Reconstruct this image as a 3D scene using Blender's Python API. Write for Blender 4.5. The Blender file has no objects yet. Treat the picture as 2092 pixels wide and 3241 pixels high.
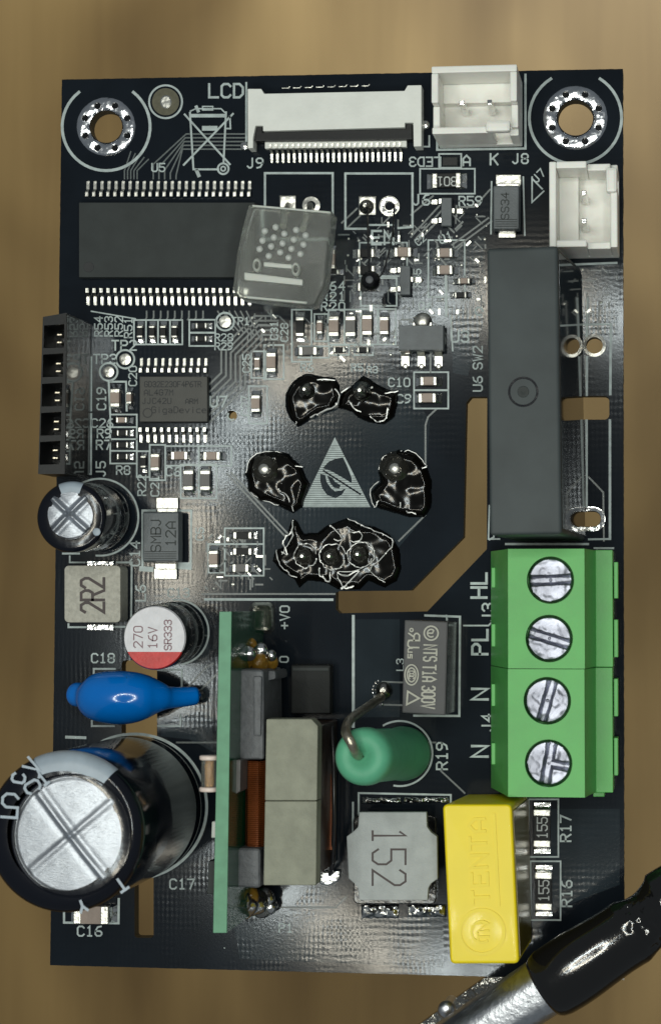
import bpy, bmesh, math, random
from mathutils import Vector, Matrix, noise
random.seed(7)
sc = bpy.context.scene
COL = sc.collection

# ------------------------------------------------------------------ camera (1 unit = 1 cm, z = 0 is the top face of the board)
PW, PH = 2092.0, 3241.0
CX, CY, NX, NY, FPX, D = 1400.0, 1480.0, 2150.0, 1900.0, 6960.0, 20.0
_n = Vector((NX - CX, -(NY - CY), -FPX)).normalized()
_z = -_n
_x = (Vector((1, 0, 0)) - _z.x * _z).normalized()
_y = _z.cross(_x)
R = Matrix((_x, _y, _z))
cam_data = bpy.data.cameras.new("camera")
cam = bpy.data.objects.new("camera", cam_data)
COL.objects.link(cam)
cam.matrix_world = Matrix.Translation((0, 0, D)) @ R.to_4x4()
cam_data.sensor_fit = 'VERTICAL'
cam_data.sensor_height = 36.0
cam_data.sensor_width = 36.0
cam_data.lens = FPX / PH * 36.0
cam_data.shift_x = (PW / 2 - CX) / PH
cam_data.shift_y = -(PH / 2 - CY) / PH
cam_data.clip_start = 0.1
cam_data.clip_end = 500
cam_data.dof.use_dof = True
cam_data.dof.focus_distance = 19.9
cam_data.dof.aperture_fstop = 0.75
sc.camera = cam


def W(px, py, zmm=0.0):
    """world point on the height zmm that the photograph shows at pixel px, py"""
    d = R @ Vector((px - CX, -(py - CY), -FPX))
    z = zmm / 10.0
    t = (D - z) / -d.z
    return Vector((d.x * t, d.y * t, z))


# ------------------------------------------------------------------ world and lamps
world = bpy.data.worlds.new("World")
sc.world = world
world.use_nodes = True
wb = world.node_tree.nodes["Background"]
wb.inputs[0].default_value = (0.55, 0.62, 0.66, 1)
wb.inputs[1].default_value = 0.22
sc.view_settings.view_transform = 'Standard'
sc.view_settings.look = 'None'
sc.view_settings.exposure = 0.0
sc.view_settings.gamma = 1.0


def area(name, loc, target, size, power, color, shape='DISK'):
    l = bpy.data.lights.new(name, 'AREA')
    l.shape = shape
    l.size = size
    l.energy = power
    l.color = color
    o = bpy.data.objects.new(name, l)
    COL.objects.link(o)
    o.location = loc
    o.rotation_euler = (Vector(target) - Vector(loc)).to_track_quat('-Z', 'Y').to_euler()
    return o


RC = W(1020, 2120, 0)                     # ring magnifier lamp round the lens
LEDS = 36
for i in range(LEDS):
    a = 2 * math.pi * i / LEDS
    p = Vector((RC.x + 6.2 * math.cos(a), RC.y + 6.2 * math.sin(a), 20.4))
    area("ring_lamp_led", p, (RC.x + 3.0 * math.cos(a), RC.y + 3.0 * math.sin(a), 0), 0.62, 92, (1.0, 0.93, 0.76) if i % 4 < 2 else (0.90, 1.0, 1.0))
area("bench_fill_light", (0, 16, -4), (0, 14.5, -15), 7, 2200, (0.76, 0.86, 1.0), 'SQUARE')  # added unseen lamp, brightens and cools the bench past the board's top edge

# ------------------------------------------------------------------ materials


def mat(name, col, rough=0.5, metal=0.0, bump=None, var=None, coat=0.0, trans=0.0, spec=0.5, sss=0.0, ior=1.5, roughvar=0.0):
    """bump = list of (scale, distance, detail[, stretch]); var = (scale, amount)"""
    m = bpy.data.materials.new(name)
    m.use_nodes = True
    nt = m.node_tree
    b = nt.nodes["Principled BSDF"]
    L = nt.links.new
    b.inputs["Base Color"].default_value = (*col, 1)
    b.inputs["Roughness"].default_value = rough
    b.inputs["Metallic"].default_value = metal
    b.inputs["Specular IOR Level"].default_value = spec
    b.inputs["IOR"].default_value = ior
    b.inputs["Coat Weight"].default_value = coat
    b.inputs["Coat Roughness"].default_value = 0.06
    b.inputs["Transmission Weight"].default_value = trans
    b.inputs["Subsurface Weight"].default_value = sss
    b.inputs["Subsurface Scale"].default_value = 0.1
    tc = nt.nodes.new("ShaderNodeTexCoord")
    if var:
        n = nt.nodes.new("ShaderNodeTexNoise")
        n.inputs["Scale"].default_value = var[0]
        n.inputs["Detail"].default_value = 6
        L(tc.outputs["Object"], n.inputs["Vector"])
        r = nt.nodes.new("ShaderNodeValToRGB")
        r.color_ramp.elements[0].position = 0.3
        r.color_ramp.elements[1].position = 0.7
        a = var[1]
        r.color_ramp.elements[0].color = (*[c * (1 - a) for c in col], 1)
        r.color_ramp.elements[1].color = (*[min(1, c * (1 + a)) for c in col], 1)
        L(n.outputs["Fac"], r.inputs["Fac"])
        L(r.outputs["Color"], b.inputs["Base Color"])
        if roughvar:
            mr = nt.nodes.new("ShaderNodeMapRange")
            mr.inputs["To Min"].default_value = max(0.02, rough - roughvar)
            mr.inputs["To Max"].default_value = rough + roughvar
            L(n.outputs["Fac"], mr.inputs["Value"])
            L(mr.outputs["Result"], b.inputs["Roughness"])
    prev = None
    for bp in bump or ():
        n = nt.nodes.new("ShaderNodeTexNoise")
        n.inputs["Scale"].default_value = bp[0]
        n.inputs["Detail"].default_value = bp[2]
        if len(bp) > 3:
            mp = nt.nodes.new("ShaderNodeMapping")
            mp.inputs["Scale"].default_value = bp[3]
            L(tc.outputs["Object"], mp.inputs["Vector"])
            L(mp.outputs["Vector"], n.inputs["Vector"])
        else:
            L(tc.outputs["Object"], n.inputs["Vector"])
        bu = nt.nodes.new("ShaderNodeBump")
        bu.inputs["Strength"].default_value = 1.0
        bu.inputs["Distance"].default_value = bp[1]
        L(n.outputs["Fac"], bu.inputs["Height"])
        if prev:
            L(prev.outputs["Normal"], bu.inputs["Normal"])
        prev = bu
    if prev:
        L(prev.outputs["Normal"], b.inputs["Normal"])
    return m


def mask_material(name, col, rough, weave, fine):
    """glossy solder mask over woven glass cloth: the weave stands out as fine relief"""
    m = bpy.data.materials.new(name)
    m.use_nodes = True
    nt = m.node_tree
    b = nt.nodes["Principled BSDF"]
    L = nt.links.new
    tc = nt.nodes.new("ShaderNodeTexCoord")
    sep = nt.nodes.new("ShaderNodeSeparateXYZ")
    wob = nt.nodes.new("ShaderNodeTexNoise")
    wob.inputs["Scale"].default_value = 5
    L(tc.outputs["Object"], wob.inputs["Vector"])
    add = nt.nodes.new("ShaderNodeMixRGB")
    add.blend_type = 'ADD'
    add.inputs["Fac"].default_value = 0.03
    L(tc.outputs["Object"], add.inputs[1])
    L(wob.outputs["Color"], add.inputs[2])
    L(add.outputs[0], sep.inputs[0])

    def sn(sock, k):
        mu = nt.nodes.new("ShaderNodeMath"); mu.operation = 'MULTIPLY'; mu.inputs[1].default_value = k
        L(sock, mu.inputs[0])
        s = nt.nodes.new("ShaderNodeMath"); s.operation = 'SINE'
        L(mu.outputs[0], s.inputs[0])
        return s.outputs[0]
    sx, sy = sn(sep.outputs[0], 2 * math.pi / 0.042), sn(sep.outputs[1], 2 * math.pi / 0.058)
    # wide modulation so the cloth shows in some places and hardly in others
    sm = nt.nodes.new("ShaderNodeMath"); sm.operation = 'ADD'
    L(sx, sm.inputs[0]); L(sy, sm.inputs[1])
    md = nt.nodes.new("ShaderNodeTexNoise"); md.inputs["Scale"].default_value = 2.2; md.inputs["Detail"].default_value = 3
    L(tc.outputs["Object"], md.inputs["Vector"])
    mr_ = nt.nodes.new("ShaderNodeMapRange"); mr_.inputs[1].default_value = .44; mr_.inputs[2].default_value = .68
    L(md.outputs["Fac"], mr_.inputs[0])
    mm = nt.nodes.new("ShaderNodeMath"); mm.operation = 'MULTIPLY'
    L(sm.outputs[0], mm.inputs[0]); L(mr_.outputs[0], mm.inputs[1])
    b1 = nt.nodes.new("ShaderNodeBump"); b1.inputs["Strength"].default_value = 1; b1.inputs["Distance"].default_value = weave
    L(mm.outputs[0], b1.inputs["Height"])
    nz = nt.nodes.new("ShaderNodeTexNoise"); nz.inputs["Scale"].default_value = 42; nz.inputs["Detail"].default_value = 4
    L(tc.outputs["Object"], nz.inputs["Vector"])
    b2 = nt.nodes.new("ShaderNodeBump"); b2.inputs["Strength"].default_value = 1; b2.inputs["Distance"].default_value = fine
    L(nz.outputs["Fac"], b2.inputs["Height"]); L(b1.outputs[0], b2.inputs["Normal"])
    L(b2.outputs[0], b.inputs["Normal"])
    du = nt.nodes.new("ShaderNodeTexNoise"); du.inputs["Scale"].default_value = 1.3; du.inputs["Detail"].default_value = 5
    L(tc.outputs["Object"], du.inputs["Vector"])
    rp = nt.nodes.new("ShaderNodeValToRGB")
    rp.color_ramp.elements[0].position = .3; rp.color_ramp.elements[1].position = .75
    rp.color_ramp.elements[0].color = (*[c * .75 for c in col], 1)
    rp.color_ramp.elements[1].color = (*[c * 1.35 for c in col], 1)
    L(du.outputs["Fac"], rp.inputs["Fac"]); L(rp.outputs["Color"], b.inputs["Base Color"])
    b.inputs["Roughness"].default_value = rough
    b.inputs["Specular IOR Level"].default_value = 0.21
    return m


M = {}
M['mask'] = mask_material("black_solder_mask", (0.0085, 0.0120, 0.0170), 0.11, 0.00009, 0.00013)
M['mask_cu'] = mask_material("black_solder_mask_over_copper", (0.019, 0.027, 0.034), 0.11, 0.00014, 0.00027)
M['trace'] = mat("masked_copper_ridge", (0.105, 0.125, 0.125), 0.3, bump=[(60, 0.001, 2)])
M['silk'] = mat("silkscreen_ink", (0.43, 0.50, 0.50), 0.55, bump=[(70, 0.0012, 2)], var=(14, 0.18))
M['fibre'] = mat("bare_fibreglass", (0.10, 0.095, 0.06), 0.6, bump=[(30, 0.002, 2)], var=(20, .2))
M['edge'] = mat("routed_board_edge", (0.05, 0.045, 0.03), 0.7)
M['tin'] = mat("tin_plating", (0.66, 0.65, 0.60), 0.36, 1.0, bump=[(14, 0.008, 2)], var=(22, .2), roughvar=.1)
M['lead'] = mat("tinned_lead", (0.76, 0.75, 0.69), 0.30, 1.0, bump=[(16, 0.005, 2)], var=(9, .15))
M['solder'] = mat("solder", (0.80, 0.80, 0.79), 0.20, 1.0, bump=[(9, 0.02, 3)])
M['ring'] = mat("hammered_tinned_ring", (0.72, 0.74, 0.78), 0.24, 1.0, bump=[(6, 0.035, 2), (24, 0.003, 2)])
M['alu'] = mat("brushed_aluminium", (0.50, 0.53, 0.58), 0.46, 1.0, bump=[(26, 0.003, 4, (1, 8, 1)), (2.5, .02, 2)], var=(9, .12), roughvar=.08)
M['screw'] = mat("plated_screw", (0.30, 0.31, 0.37), 0.40, 1.0, bump=[(4, 0.022, 2), (30, .002, 2)], var=(5, .45))
M['epoxy'] = mat("moulded_epoxy", (0.030, 0.036, 0.036), 0.6, bump=[(120, 0.001, 2)], var=(6, .12), spec=.3)
M['epoxy_grey'] = mat("grey_moulded_epoxy", (0.10, 0.115, 0.125), 0.45, bump=[(70, 0.0025, 3)], var=(9, .15))
M['epoxy_mark'] = mat("laser_mark", (0.10, 0.11, 0.11), 0.6)
M['epoxy_dark_mark'] = mat("dark_laser_mark", (0.016, 0.018, 0.02), 0.6)
M['white'] = mat("white_nylon", (0.88, 0.87, 0.82), 0.36, bump=[(5, 0.004, 3)], var=(4, .05), sss=.12)
M['ivory'] = mat("ivory_connector_body", (0.78, 0.80, 0.76), 0.42, bump=[(40, 0.0015, 2)], var=(5, .05))
M['black_plastic'] = mat("black_plastic", (0.006, 0.007, 0.008), 0.16, bump=[(18, 0.003, 3)])
M['black_top'] = mat("black_plastic_top", (0.008, 0.009, 0.010), 0.42, bump=[(30, 0.0006, 2)], spec=.3)
M['relay'] = mat("dark_grey_relay_case", (0.046, 0.057, 0.060), 0.55, bump=[(90, 0.0008, 2)], var=(2.5, .14), spec=.3)
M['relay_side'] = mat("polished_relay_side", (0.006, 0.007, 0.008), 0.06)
M['green'] = mat("green_terminal_plastic", (0.095, 0.42, 0.095), 0.42, bump=[(5, 0.003, 4), (60, .001, 2)], var=(3.5, .09), sss=.04, roughvar=.06)
M['green_pcb'] = mat("green_solder_mask", (0.004, 0.075, 0.034), 0.14, bump=[(10, .002, 3)])
M['green_edge'] = mat("pale_green_board_edge", (0.125, 0.31, 0.19), 0.6, bump=[(40, .002, 3)], var=(8, .12))
M['resistor_green'] = mat("green_resistor_lacquer", (0.095, 0.36, 0.215), 0.5, bump=[(12, .004, 3)], var=(4, .10), spec=.35)
M['yellow'] = mat("yellow_capacitor_case", (0.84, 0.66, 0.003), 0.38, bump=[(9, .0015, 3)], var=(2.5, .04), coat=.05)
M['yellow_shaded'] = mat("yellow_capacitor_shaded_side", (0.13, 0.10, 0.006), 0.28)  # case yellow darkened: the shade on the flank is put into the colour
M['blue'] = mat("blue_epoxy_dip", (0.001, 0.16, 0.60), 0.16, bump=[(5, .003, 2)], coat=.3)
M['sleeve'] = mat("black_capacitor_sleeve", (0.005, 0.006, 0.010), 0.13, bump=[(4, .004, 3)], spec=.32)
M['sleeve_grey'] = mat("grey_sleeve_print", (0.30, 0.36, 0.42), 0.4, bump=[(8, .002, 3)], var=(6, .12))
M['cap_white'] = mat("white_can_print", (0.66, 0.66, 0.70), 0.45, bump=[(40, .003, 4)], var=(14, .08))
M['cap_red'] = mat("red_can_print", (0.52, 0.020, 0.020), 0.42, bump=[(40, .003, 4)], var=(14, .15))
M['cap_side'] = mat("dark_mirror_can", (0.07, 0.08, 0.085), 0.22, .8, bump=[(4, .003, 2)])
M['ink_dark'] = mat("dark_print", (0.06, 0.045, 0.045), 0.6)
M['ink_pink'] = mat("faded_violet_print", (0.24, 0.15, 0.17), 0.6)
M['ferrite'] = mat("grey_ferrite_powder", (0.43, 0.42, 0.365), 0.62, bump=[(55, .007, 4), (160, .002, 2)], var=(30, .16))
M['ferrite_cool'] = mat("cool_grey_ferrite", (0.38, 0.41, 0.415), 0.55, bump=[(70, .005, 4)], var=(8, .10))
M['ferrite_olive'] = mat("olive_grey_core", (0.25, 0.258, 0.20), 0.62, bump=[(22, .008, 4), (90, .003, 3)], var=(7, .14))
M['bobbin'] = mat("dark_grey_bobbin", (0.105, 0.112, 0.122), 0.55, bump=[(24, .010, 4), (80, .003, 3)], var=(10, .22))
M['copper'] = mat("enamelled_copper", (0.20, 0.055, 0.014), 0.36, .4, bump=[(6, .01, 2, (1, .15, 8))], var=(3, .35))
M['mlcc'] = mat("pink_brown_ceramic", (0.33, 0.26, 0.22), 0.5, bump=[(40, .003, 2)], var=(12, .12))
M['mlcc_grey'] = mat("grey_ceramic", (0.13, 0.125, 0.12), 0.5, bump=[(40, .003, 2)], var=(12, .12))
M['chip_black'] = mat("black_glaze", (0.010, 0.011, 0.012), 0.5, spec=.25)
M['chip_mark'] = mat("white_glaze_mark", (0.50, 0.53, 0.52), 0.5)
M['fuse'] = mat("dark_grey_fuse_case", (0.070, 0.071, 0.074), 0.5, bump=[(50, .002, 3)], var=(5, .08), spec=.35)
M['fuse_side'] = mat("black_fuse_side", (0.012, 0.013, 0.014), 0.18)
M['fuse_text'] = mat("raised_pale_lettering", (0.40, 0.40, 0.34), 0.5, bump=[(60, .003, 2)])
M['flux'] = mat("burnt_black_flux", (0.0028, 0.0025, 0.0020), 0.11, spec=.26)
M['amber'] = mat("amber_flux", (0.22, 0.12, 0.014), 0.15, bump=[(14, .03, 3)], coat=.3, sss=.1)
M['frost'] = mat("frosted_translucent_plastic", (0.84, 0.87, 0.82), 0.24, bump=[(4, .010, 3)], trans=.91, ior=1.2)
M['frost_white'] = mat("white_frosted_rib", (0.66, 0.69, 0.64), 0.4, trans=.25, sss=.1)
M['wire_dark'] = mat("dark_enamelled_lead", (0.02, 0.02, 0.022), 0.25)
M['wire'] = mat("dull_tinned_wire", (0.42, 0.38, 0.30), 0.32, .9, bump=[(22, .01, 3)], var=(14, .3))
M['bead'] = mat("black_bead", (0.004, 0.004, 0.005), 0.22)
M['melf'] = mat("pale_pink_ceramic_tube", (0.78, 0.66, 0.60), 0.35, var=(12, .1))
M['melf_core'] = mat("orange_resistive_core", (0.55, 0.28, 0.10), 0.35, bump=[(30, .01, 2)])
M['rubber'] = mat("black_rubber_sleeve", (0.006, 0.006, 0.0065), 0.10, bump=[(1.6, .02, 2), (60, .0006, 2)], coat=.4)
M['steel'] = mat("galvanised_clip_steel", (0.60, 0.62, 0.66), 0.34, 1.0, bump=[(24, 0.004, 3)], var=(14, .14), roughvar=.05)


def wood_material():
    m = bpy.data.materials.new("oak_bench")
    m.use_nodes = True
    nt = m.node_tree
    L = nt.links.new
    b = nt.nodes["Principled BSDF"]
    tc = nt.nodes.new("ShaderNodeTexCoord")

    def ns(scale, sc_, det, dist, rot=.1):
        mp = nt.nodes.new("ShaderNodeMapping")
        mp.inputs["Scale"].default_value = sc_
        mp.inputs["Rotation"].default_value = (0, 0, rot)
        L(tc.outputs["Object"], mp.inputs["Vector"])
        n = nt.nodes.new("ShaderNodeTexNoise")
        n.inputs["Scale"].default_value = scale; n.inputs["Detail"].default_value = det; n.inputs["Distortion"].default_value = dist
        L(mp.outputs["Vector"], n.inputs["Vector"])
        return n.outputs["Fac"]
    def ramp(f, p0, c0, p1_, c1):
        r = nt.nodes.new("ShaderNodeValToRGB")
        e = r.color_ramp.elements
        e[0].position = p0; e[0].color = (*c0, 1); e[1].position = p1_; e[1].color = (*c1, 1)
        L(f, r.inputs["Fac"])
        return r.outputs["Color"]
    base = ramp(ns(.5, (.6, .30, 1), 2, .5), .33, (0.225, 0.130, 0.034), .68, (0.50, 0.315, 0.108))
    grain = ramp(ns(2.2, (1, .07, 1), 6, 1.2, .14), .30, (.92, .90, .87), .72, (1.04, 1.03, 1.02))
    grey = ramp(ns(.16, (1, .6, 1), 2, .3, .5), .45, (0.9, 0.9, 0.9), .68, (1.15, 1.18, 1.32))
    last = base
    for o in (grain, grey):
        mx = nt.nodes.new("ShaderNodeMixRGB"); mx.blend_type = 'MULTIPLY'; mx.inputs[0].default_value = 1
        L(last, mx.inputs[1]); L(o, mx.inputs[2]); last = mx.outputs[0]
    L(last, b.inputs["Base Color"])
    b.inputs["Roughness"].default_value = .6
    return m


M['wood'] = wood_material()
M['frost_dot'] = mat('frosted_dot', (0.75, 0.78, 0.75), 0.3, trans=.4)
M['opto'] = mat('dark_package', (0.020, 0.022, 0.022), .6, spec=.15, bump=[(20, .004, 3)])
M['tape'] = mat('dark_brown_tape', (0.030, 0.014, 0.008), .3, bump=[(10, .006, 2, (1, .3, 6))], var=(5, .5))
M['chip_olive'] = mat('grey_olive_epoxy', (0.062, 0.062, 0.056), 0.55, bump=[(90, .002, 2)], var=(6, .1))
M['beads'] = mat('tiny_solder_beads', (0.85, 0.86, 0.84), 0.42, .75)

# ------------------------------------------------------------------ mesh building


ORG = {}


class MB:
    def __init__(s):
        s.v = []
        s.f = []

    def add(s, vs, fs):
        o = len(s.v)
        s.v += [Vector(v) for v in vs]
        s.f += [tuple(i + o for i in f) for f in fs]

    def prism(s, bot, top):
        """closed prism between two rings of points"""
        n = len(bot)
        s.add(list(bot) + list(top), [tuple(range(n - 1, -1, -1)), tuple(range(n, 2 * n))] +
              [(i, (i + 1) % n, n + (i + 1) % n, n + i) for i in range(n)])

    def box(s, x0, x1, y0, y1, z0, z1):
        s.prism([(x0, y0, z0), (x1, y0, z0), (x1, y1, z0), (x0, y1, z0)], [(x0, y0, z1), (x1, y0, z1), (x1, y1, z1), (x0, y1, z1)])

    def lathe(s, prof, c=(0, 0, 0), n=48, caps=True, mtx=None):
        """prof: (radius, z) from bottom to top"""
        vs, fs = [], []
        for r, z in prof:
            for k in range(n):
                a = 2 * math.pi * k / n
                v = Vector((r * math.cos(a), r * math.sin(a), z))
                if mtx:
                    v = mtx @ v
                vs.append(v + Vector(c))
        for j in range(len(prof) - 1):
            for k in range(n):
                k2 = (k + 1) % n
                fs.append((j * n + k, j * n + k2, (j + 1) * n + k2, (j + 1) * n + k))
        if caps:
            fs.append(tuple(range(n - 1, -1, -1)))
            fs.append(tuple(range((len(prof) - 1) * n, len(prof) * n)))
        s.add(vs, fs)

    def tube(s, path, rad, n=12, caps=True, sq=None):
        """sweep along path with radius list; sq = (lateral, vertical) factors"""
        vs, fs = [], []
        N = len(path)
        P = [Vector(p) for p in path]
        rad = rad if isinstance(rad, (list, tuple)) else [rad] * N
        up = Vector((0, 0, 1))
        for i in range(N):
            t = (P[min(i + 1, N - 1)] - P[max(i - 1, 0)]).normalized()
            u = up - t * up.dot(t)
            if u.length < 0.15:
                u = Vector((0, 1, 0)) - t * t.y
            u.normalize()
            w = t.cross(u)
            a, b = sq or (1, 1)
            for k in range(n):
                g = 2 * math.pi * k / n
                vs.append(P[i] + (w * math.cos(g) * a + u * math.sin(g) * b) * rad[i])
        for j in range(N - 1):
            for k in range(n):
                k2 = (k + 1) % n
                fs.append((j * n + k, (j + 1) * n + k, (j + 1) * n + k2, j * n + k2))
        if caps:
            fs.append(tuple(range(n)))
            fs.append(tuple(range(N * n - 1, (N - 1) * n - 1, -1)))
        s.add(vs, fs)

    def ball(s, c, r, sz=1.0, n=16, m=8, half=False):
        prof = []
        lo = 0 if half else -math.pi / 2
        for j in range(m + 1):
            a = lo + (math.pi / 2 - lo) * j / m
            prof.append((max(1e-5, r * math.cos(a)), r * sz * math.sin(a)))
        s.lathe(prof, c, n, caps=True)

    def build(s, name, m, parent=None, smooth=False, bevel=0, origin=None, seg=2, label=None, kind=None, angle=40):
        if origin is None:
            if s.v:
                xs = [v.x for v in s.v]; ys = [v.y for v in s.v]; zs = [v.z for v in s.v]
                origin = Vector(((min(xs) + max(xs)) / 2, (min(ys) + max(ys)) / 2, min(zs)))
            else:
                origin = Vector()
        origin = Vector(origin)
        me = bpy.data.meshes.new(name)
        me.from_pydata([v - origin for v in s.v], [], s.f)
        ms = m if isinstance(m, (list, tuple)) else [m]
        for q in ms:
            me.materials.append(M[q])
        bm = bmesh.new()
        bm.from_mesh(me)
        bmesh.ops.recalc_face_normals(bm, faces=bm.faces)
        if bevel:
            ed = [e for e in bm.edges if len(e.link_faces) == 2 and e.calc_face_angle(0) > math.radians(30)]
            bmesh.ops.bevel(bm, geom=ed, offset=bevel, segments=seg, profile=.6, affect='EDGES', clamp_overlap=True)
        for f in bm.faces:
            f.smooth = smooth
        if smooth:
            for e in bm.edges:
                if len(e.link_faces) == 2 and e.calc_face_angle(0) > math.radians(angle):
                    e.smooth = False
        bm.to_mesh(me)
        bm.free()
        return put(me, name, parent, origin, label, kind)


def put(me, name, parent, origin, label=None, kind=None, rz=0.0):
    o = bpy.data.objects.new(name, me)
    COL.objects.link(o)
    if parent is not None:
        o.parent = parent
        po = ORG.get(parent.name, Vector())
        o.location = Vector(origin) - po
    else:
        o.location = origin
    ORG[o.name] = Vector(origin)
    o.rotation_euler = (0, 0, rz)
    if label:
        o['label'] = label
    if kind:
        o['kind'] = kind
    return o


def holes_mesh(mb, outer, holes, z0, z1):
    """flat plate z0..z1 (cm) with holes; outer/holes are lists of (x, y)"""
    cu = bpy.data.curves.new("tmp", 'CURVE')
    cu.dimensions = '2D'
    cu.fill_mode = 'BOTH'
    cu.extrude = (z1 - z0) / 2
    for loop in [outer] + holes:
        sp = cu.splines.new('POLY')
        sp.points.add(len(loop) - 1)
        for i, p in enumerate(loop):
            sp.points[i].co = (p[0], p[1], 0, 1)
        sp.use_cyclic_u = True
    ob = bpy.data.objects.new("tmp", cu)
    me = bpy.data.meshes.new_from_object(ob)
    zc = (z0 + z1) / 2
    mb.add([(v.co.x, v.co.y, v.co.z + zc) for v in me.vertices], [tuple(p.vertices) for p in me.polygons])
    bpy.data.objects.remove(ob)
    bpy.data.curves.remove(cu)
    bpy.data.meshes.remove(me)


def circ(cx, cy, r, n=40, ry=None):
    return [(cx + r * math.cos(2 * math.pi * k / n), cy + (ry or r) * math.sin(2 * math.pi * k / n)) for k in range(n)]


def rrect(x0, y0, x1, y1, r, n=5):
    pts = []
    for cx, cy, a0 in ((x1 - r, y1 - r, 0), (x0 + r, y1 - r, 90), (x0 + r, y0 + r, 180), (x1 - r, y0 + r, 270)):
        for k in range(n + 1):
            a = math.radians(a0 + 90 * k / n)
            pts.append((cx + r * math.cos(a), cy + r * math.sin(a)))
    return pts


def WP(pts, z=0.0):
    return [W(x, y, z) for x, y in pts]


def XY(pts, z=0.0):
    return [tuple(W(x, y, z))[:2] for x, y in pts]


# ------------------------------------------------------------------ stroke lettering
F = {
 'A': "0,0 0,4 2,6 4,4 4,0|0,2 4,2", 'B': "0,0 0,6 3,6 4,5 4,4 3,3 0,3|3,3 4,2 4,1 3,0 0,0", 'C': "4,5 3,6 1,6 0,5 0,1 1,0 3,0 4,1",
 'D': "0,0 0,6 2.5,6 4,4.5 4,1.5 2.5,0 0,0", 'E': "4,6 0,6 0,0 4,0|0,3 3,3", 'F': "4,6 0,6 0,0|0,3 3,3", 'G': "4,5 3,6 1,6 0,5 0,1 1,0 3,0 4,1 4,3 2,3",
 'H': "0,0 0,6|4,0 4,6|0,3 4,3", 'I': "1,0 3,0|2,0 2,6|1,6 3,6", 'J': "0,1 1,0 2,0 3,1 3,6", 'K': "0,0 0,6|4,6 0,2.5|1.4,3.6 4,0", 'L': "0,6 0,0 4,0",
 'M': "0,0 0,6 2,3 4,6 4,0", 'N': "0,0 0,6 4,0 4,6", 'O': "1,0 0,1 0,5 1,6 3,6 4,5 4,1 3,0 1,0", 'P': "0,0 0,6 3,6 4,5 4,4 3,3 0,3", 'Q': "1,0 0,1 0,5 1,6 3,6 4,5 4,1 3,0 1,0|2.5,1.5 4.3,-.4",
 'R': "0,0 0,6 3,6 4,5 4,4 3,3 0,3|2,3 4,0", 'S': "0,1 1,0 3,0 4,1 4,2 3,3 1,3 0,4 0,5 1,6 3,6 4,5", 'T': "0,6 4,6|2,6 2,0", 'U': "0,6 0,1 1,0 3,0 4,1 4,6",
 'V': "0,6 2,0 4,6", 'W': "0,6 1,0 2,4 3,0 4,6", 'X': "0,0 4,6|0,6 4,0", 'Y': "0,6 2,3 4,6|2,3 2,0", 'Z': "0,6 4,6 0,0 4,0",
 '0': "1,0 0,1 0,5 1,6 3,6 4,5 4,1 3,0 1,0", '1': "1,5 2,6 2,0|.8,0 3.2,0", '2': "0,5 1,6 3,6 4,5 4,4 0,0 4,0", '3': "0,5 1,6 3,6 4,5 4,4 3,3 1.5,3|3,3 4,2 4,1 3,0 1,0 0,1",
 '4': "3,0 3,6 0,2 4,2", '5': "4,6 0,6 0,3.4 3,3.4 4,2.5 4,1 3,0 1,0 0,1", '6': "3.6,6 1.5,5.5 0,3 0,1 1,0 3,0 4,1 4,2 3,3 0,3", '7': "0,6 4,6 1.5,0",
 '8': "1,3 0,4 0,5 1,6 3,6 4,5 4,4 3,3 1,3 0,2 0,1 1,0 3,0 4,1 4,2 3,3", '9': "4,3 1,3 0,4 0,5 1,6 3,6 4,5 4,3 2.5,.5 .4,0", '+': "0,3 4,3|2,1 2,5", '-': "0,3 4,3", '.': "1.8,0 2.2,.4",
 'i': "2,0 2,3.6|2,4.8 2,5.4", 'g': "3.6,3.8 1,3.8 0,3 0,1 1,0 3.6,0|3.6,3.8 3.6,-1.4 .6,-1.6", 'a': "0,3.8 3,3.8 3.6,3 3.6,0 1,0 0,1 1,2 3.6,2", 'e': "0,2 3.6,2 3.6,3 3,3.8 1,3.8 0,3 0,1 1,0 3.4,0",
 'v': "0,3.8 2,0 4,3.8", 'c': "3.6,3.8 1,3.8 0,3 0,1 1,0 3.6,0", 'u': "0,3.8 0,1 1,0 3.6,0|3.6,3.8 3.6,0", 's': "0,0 3.4,0 3.4,2 .4,2 .4,3.8 3.6,3.8", 'r': "0,0 0,3.8|0,2.6 1.4,3.8 3,3.8", ' ': ""}
_zc = [0]


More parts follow.
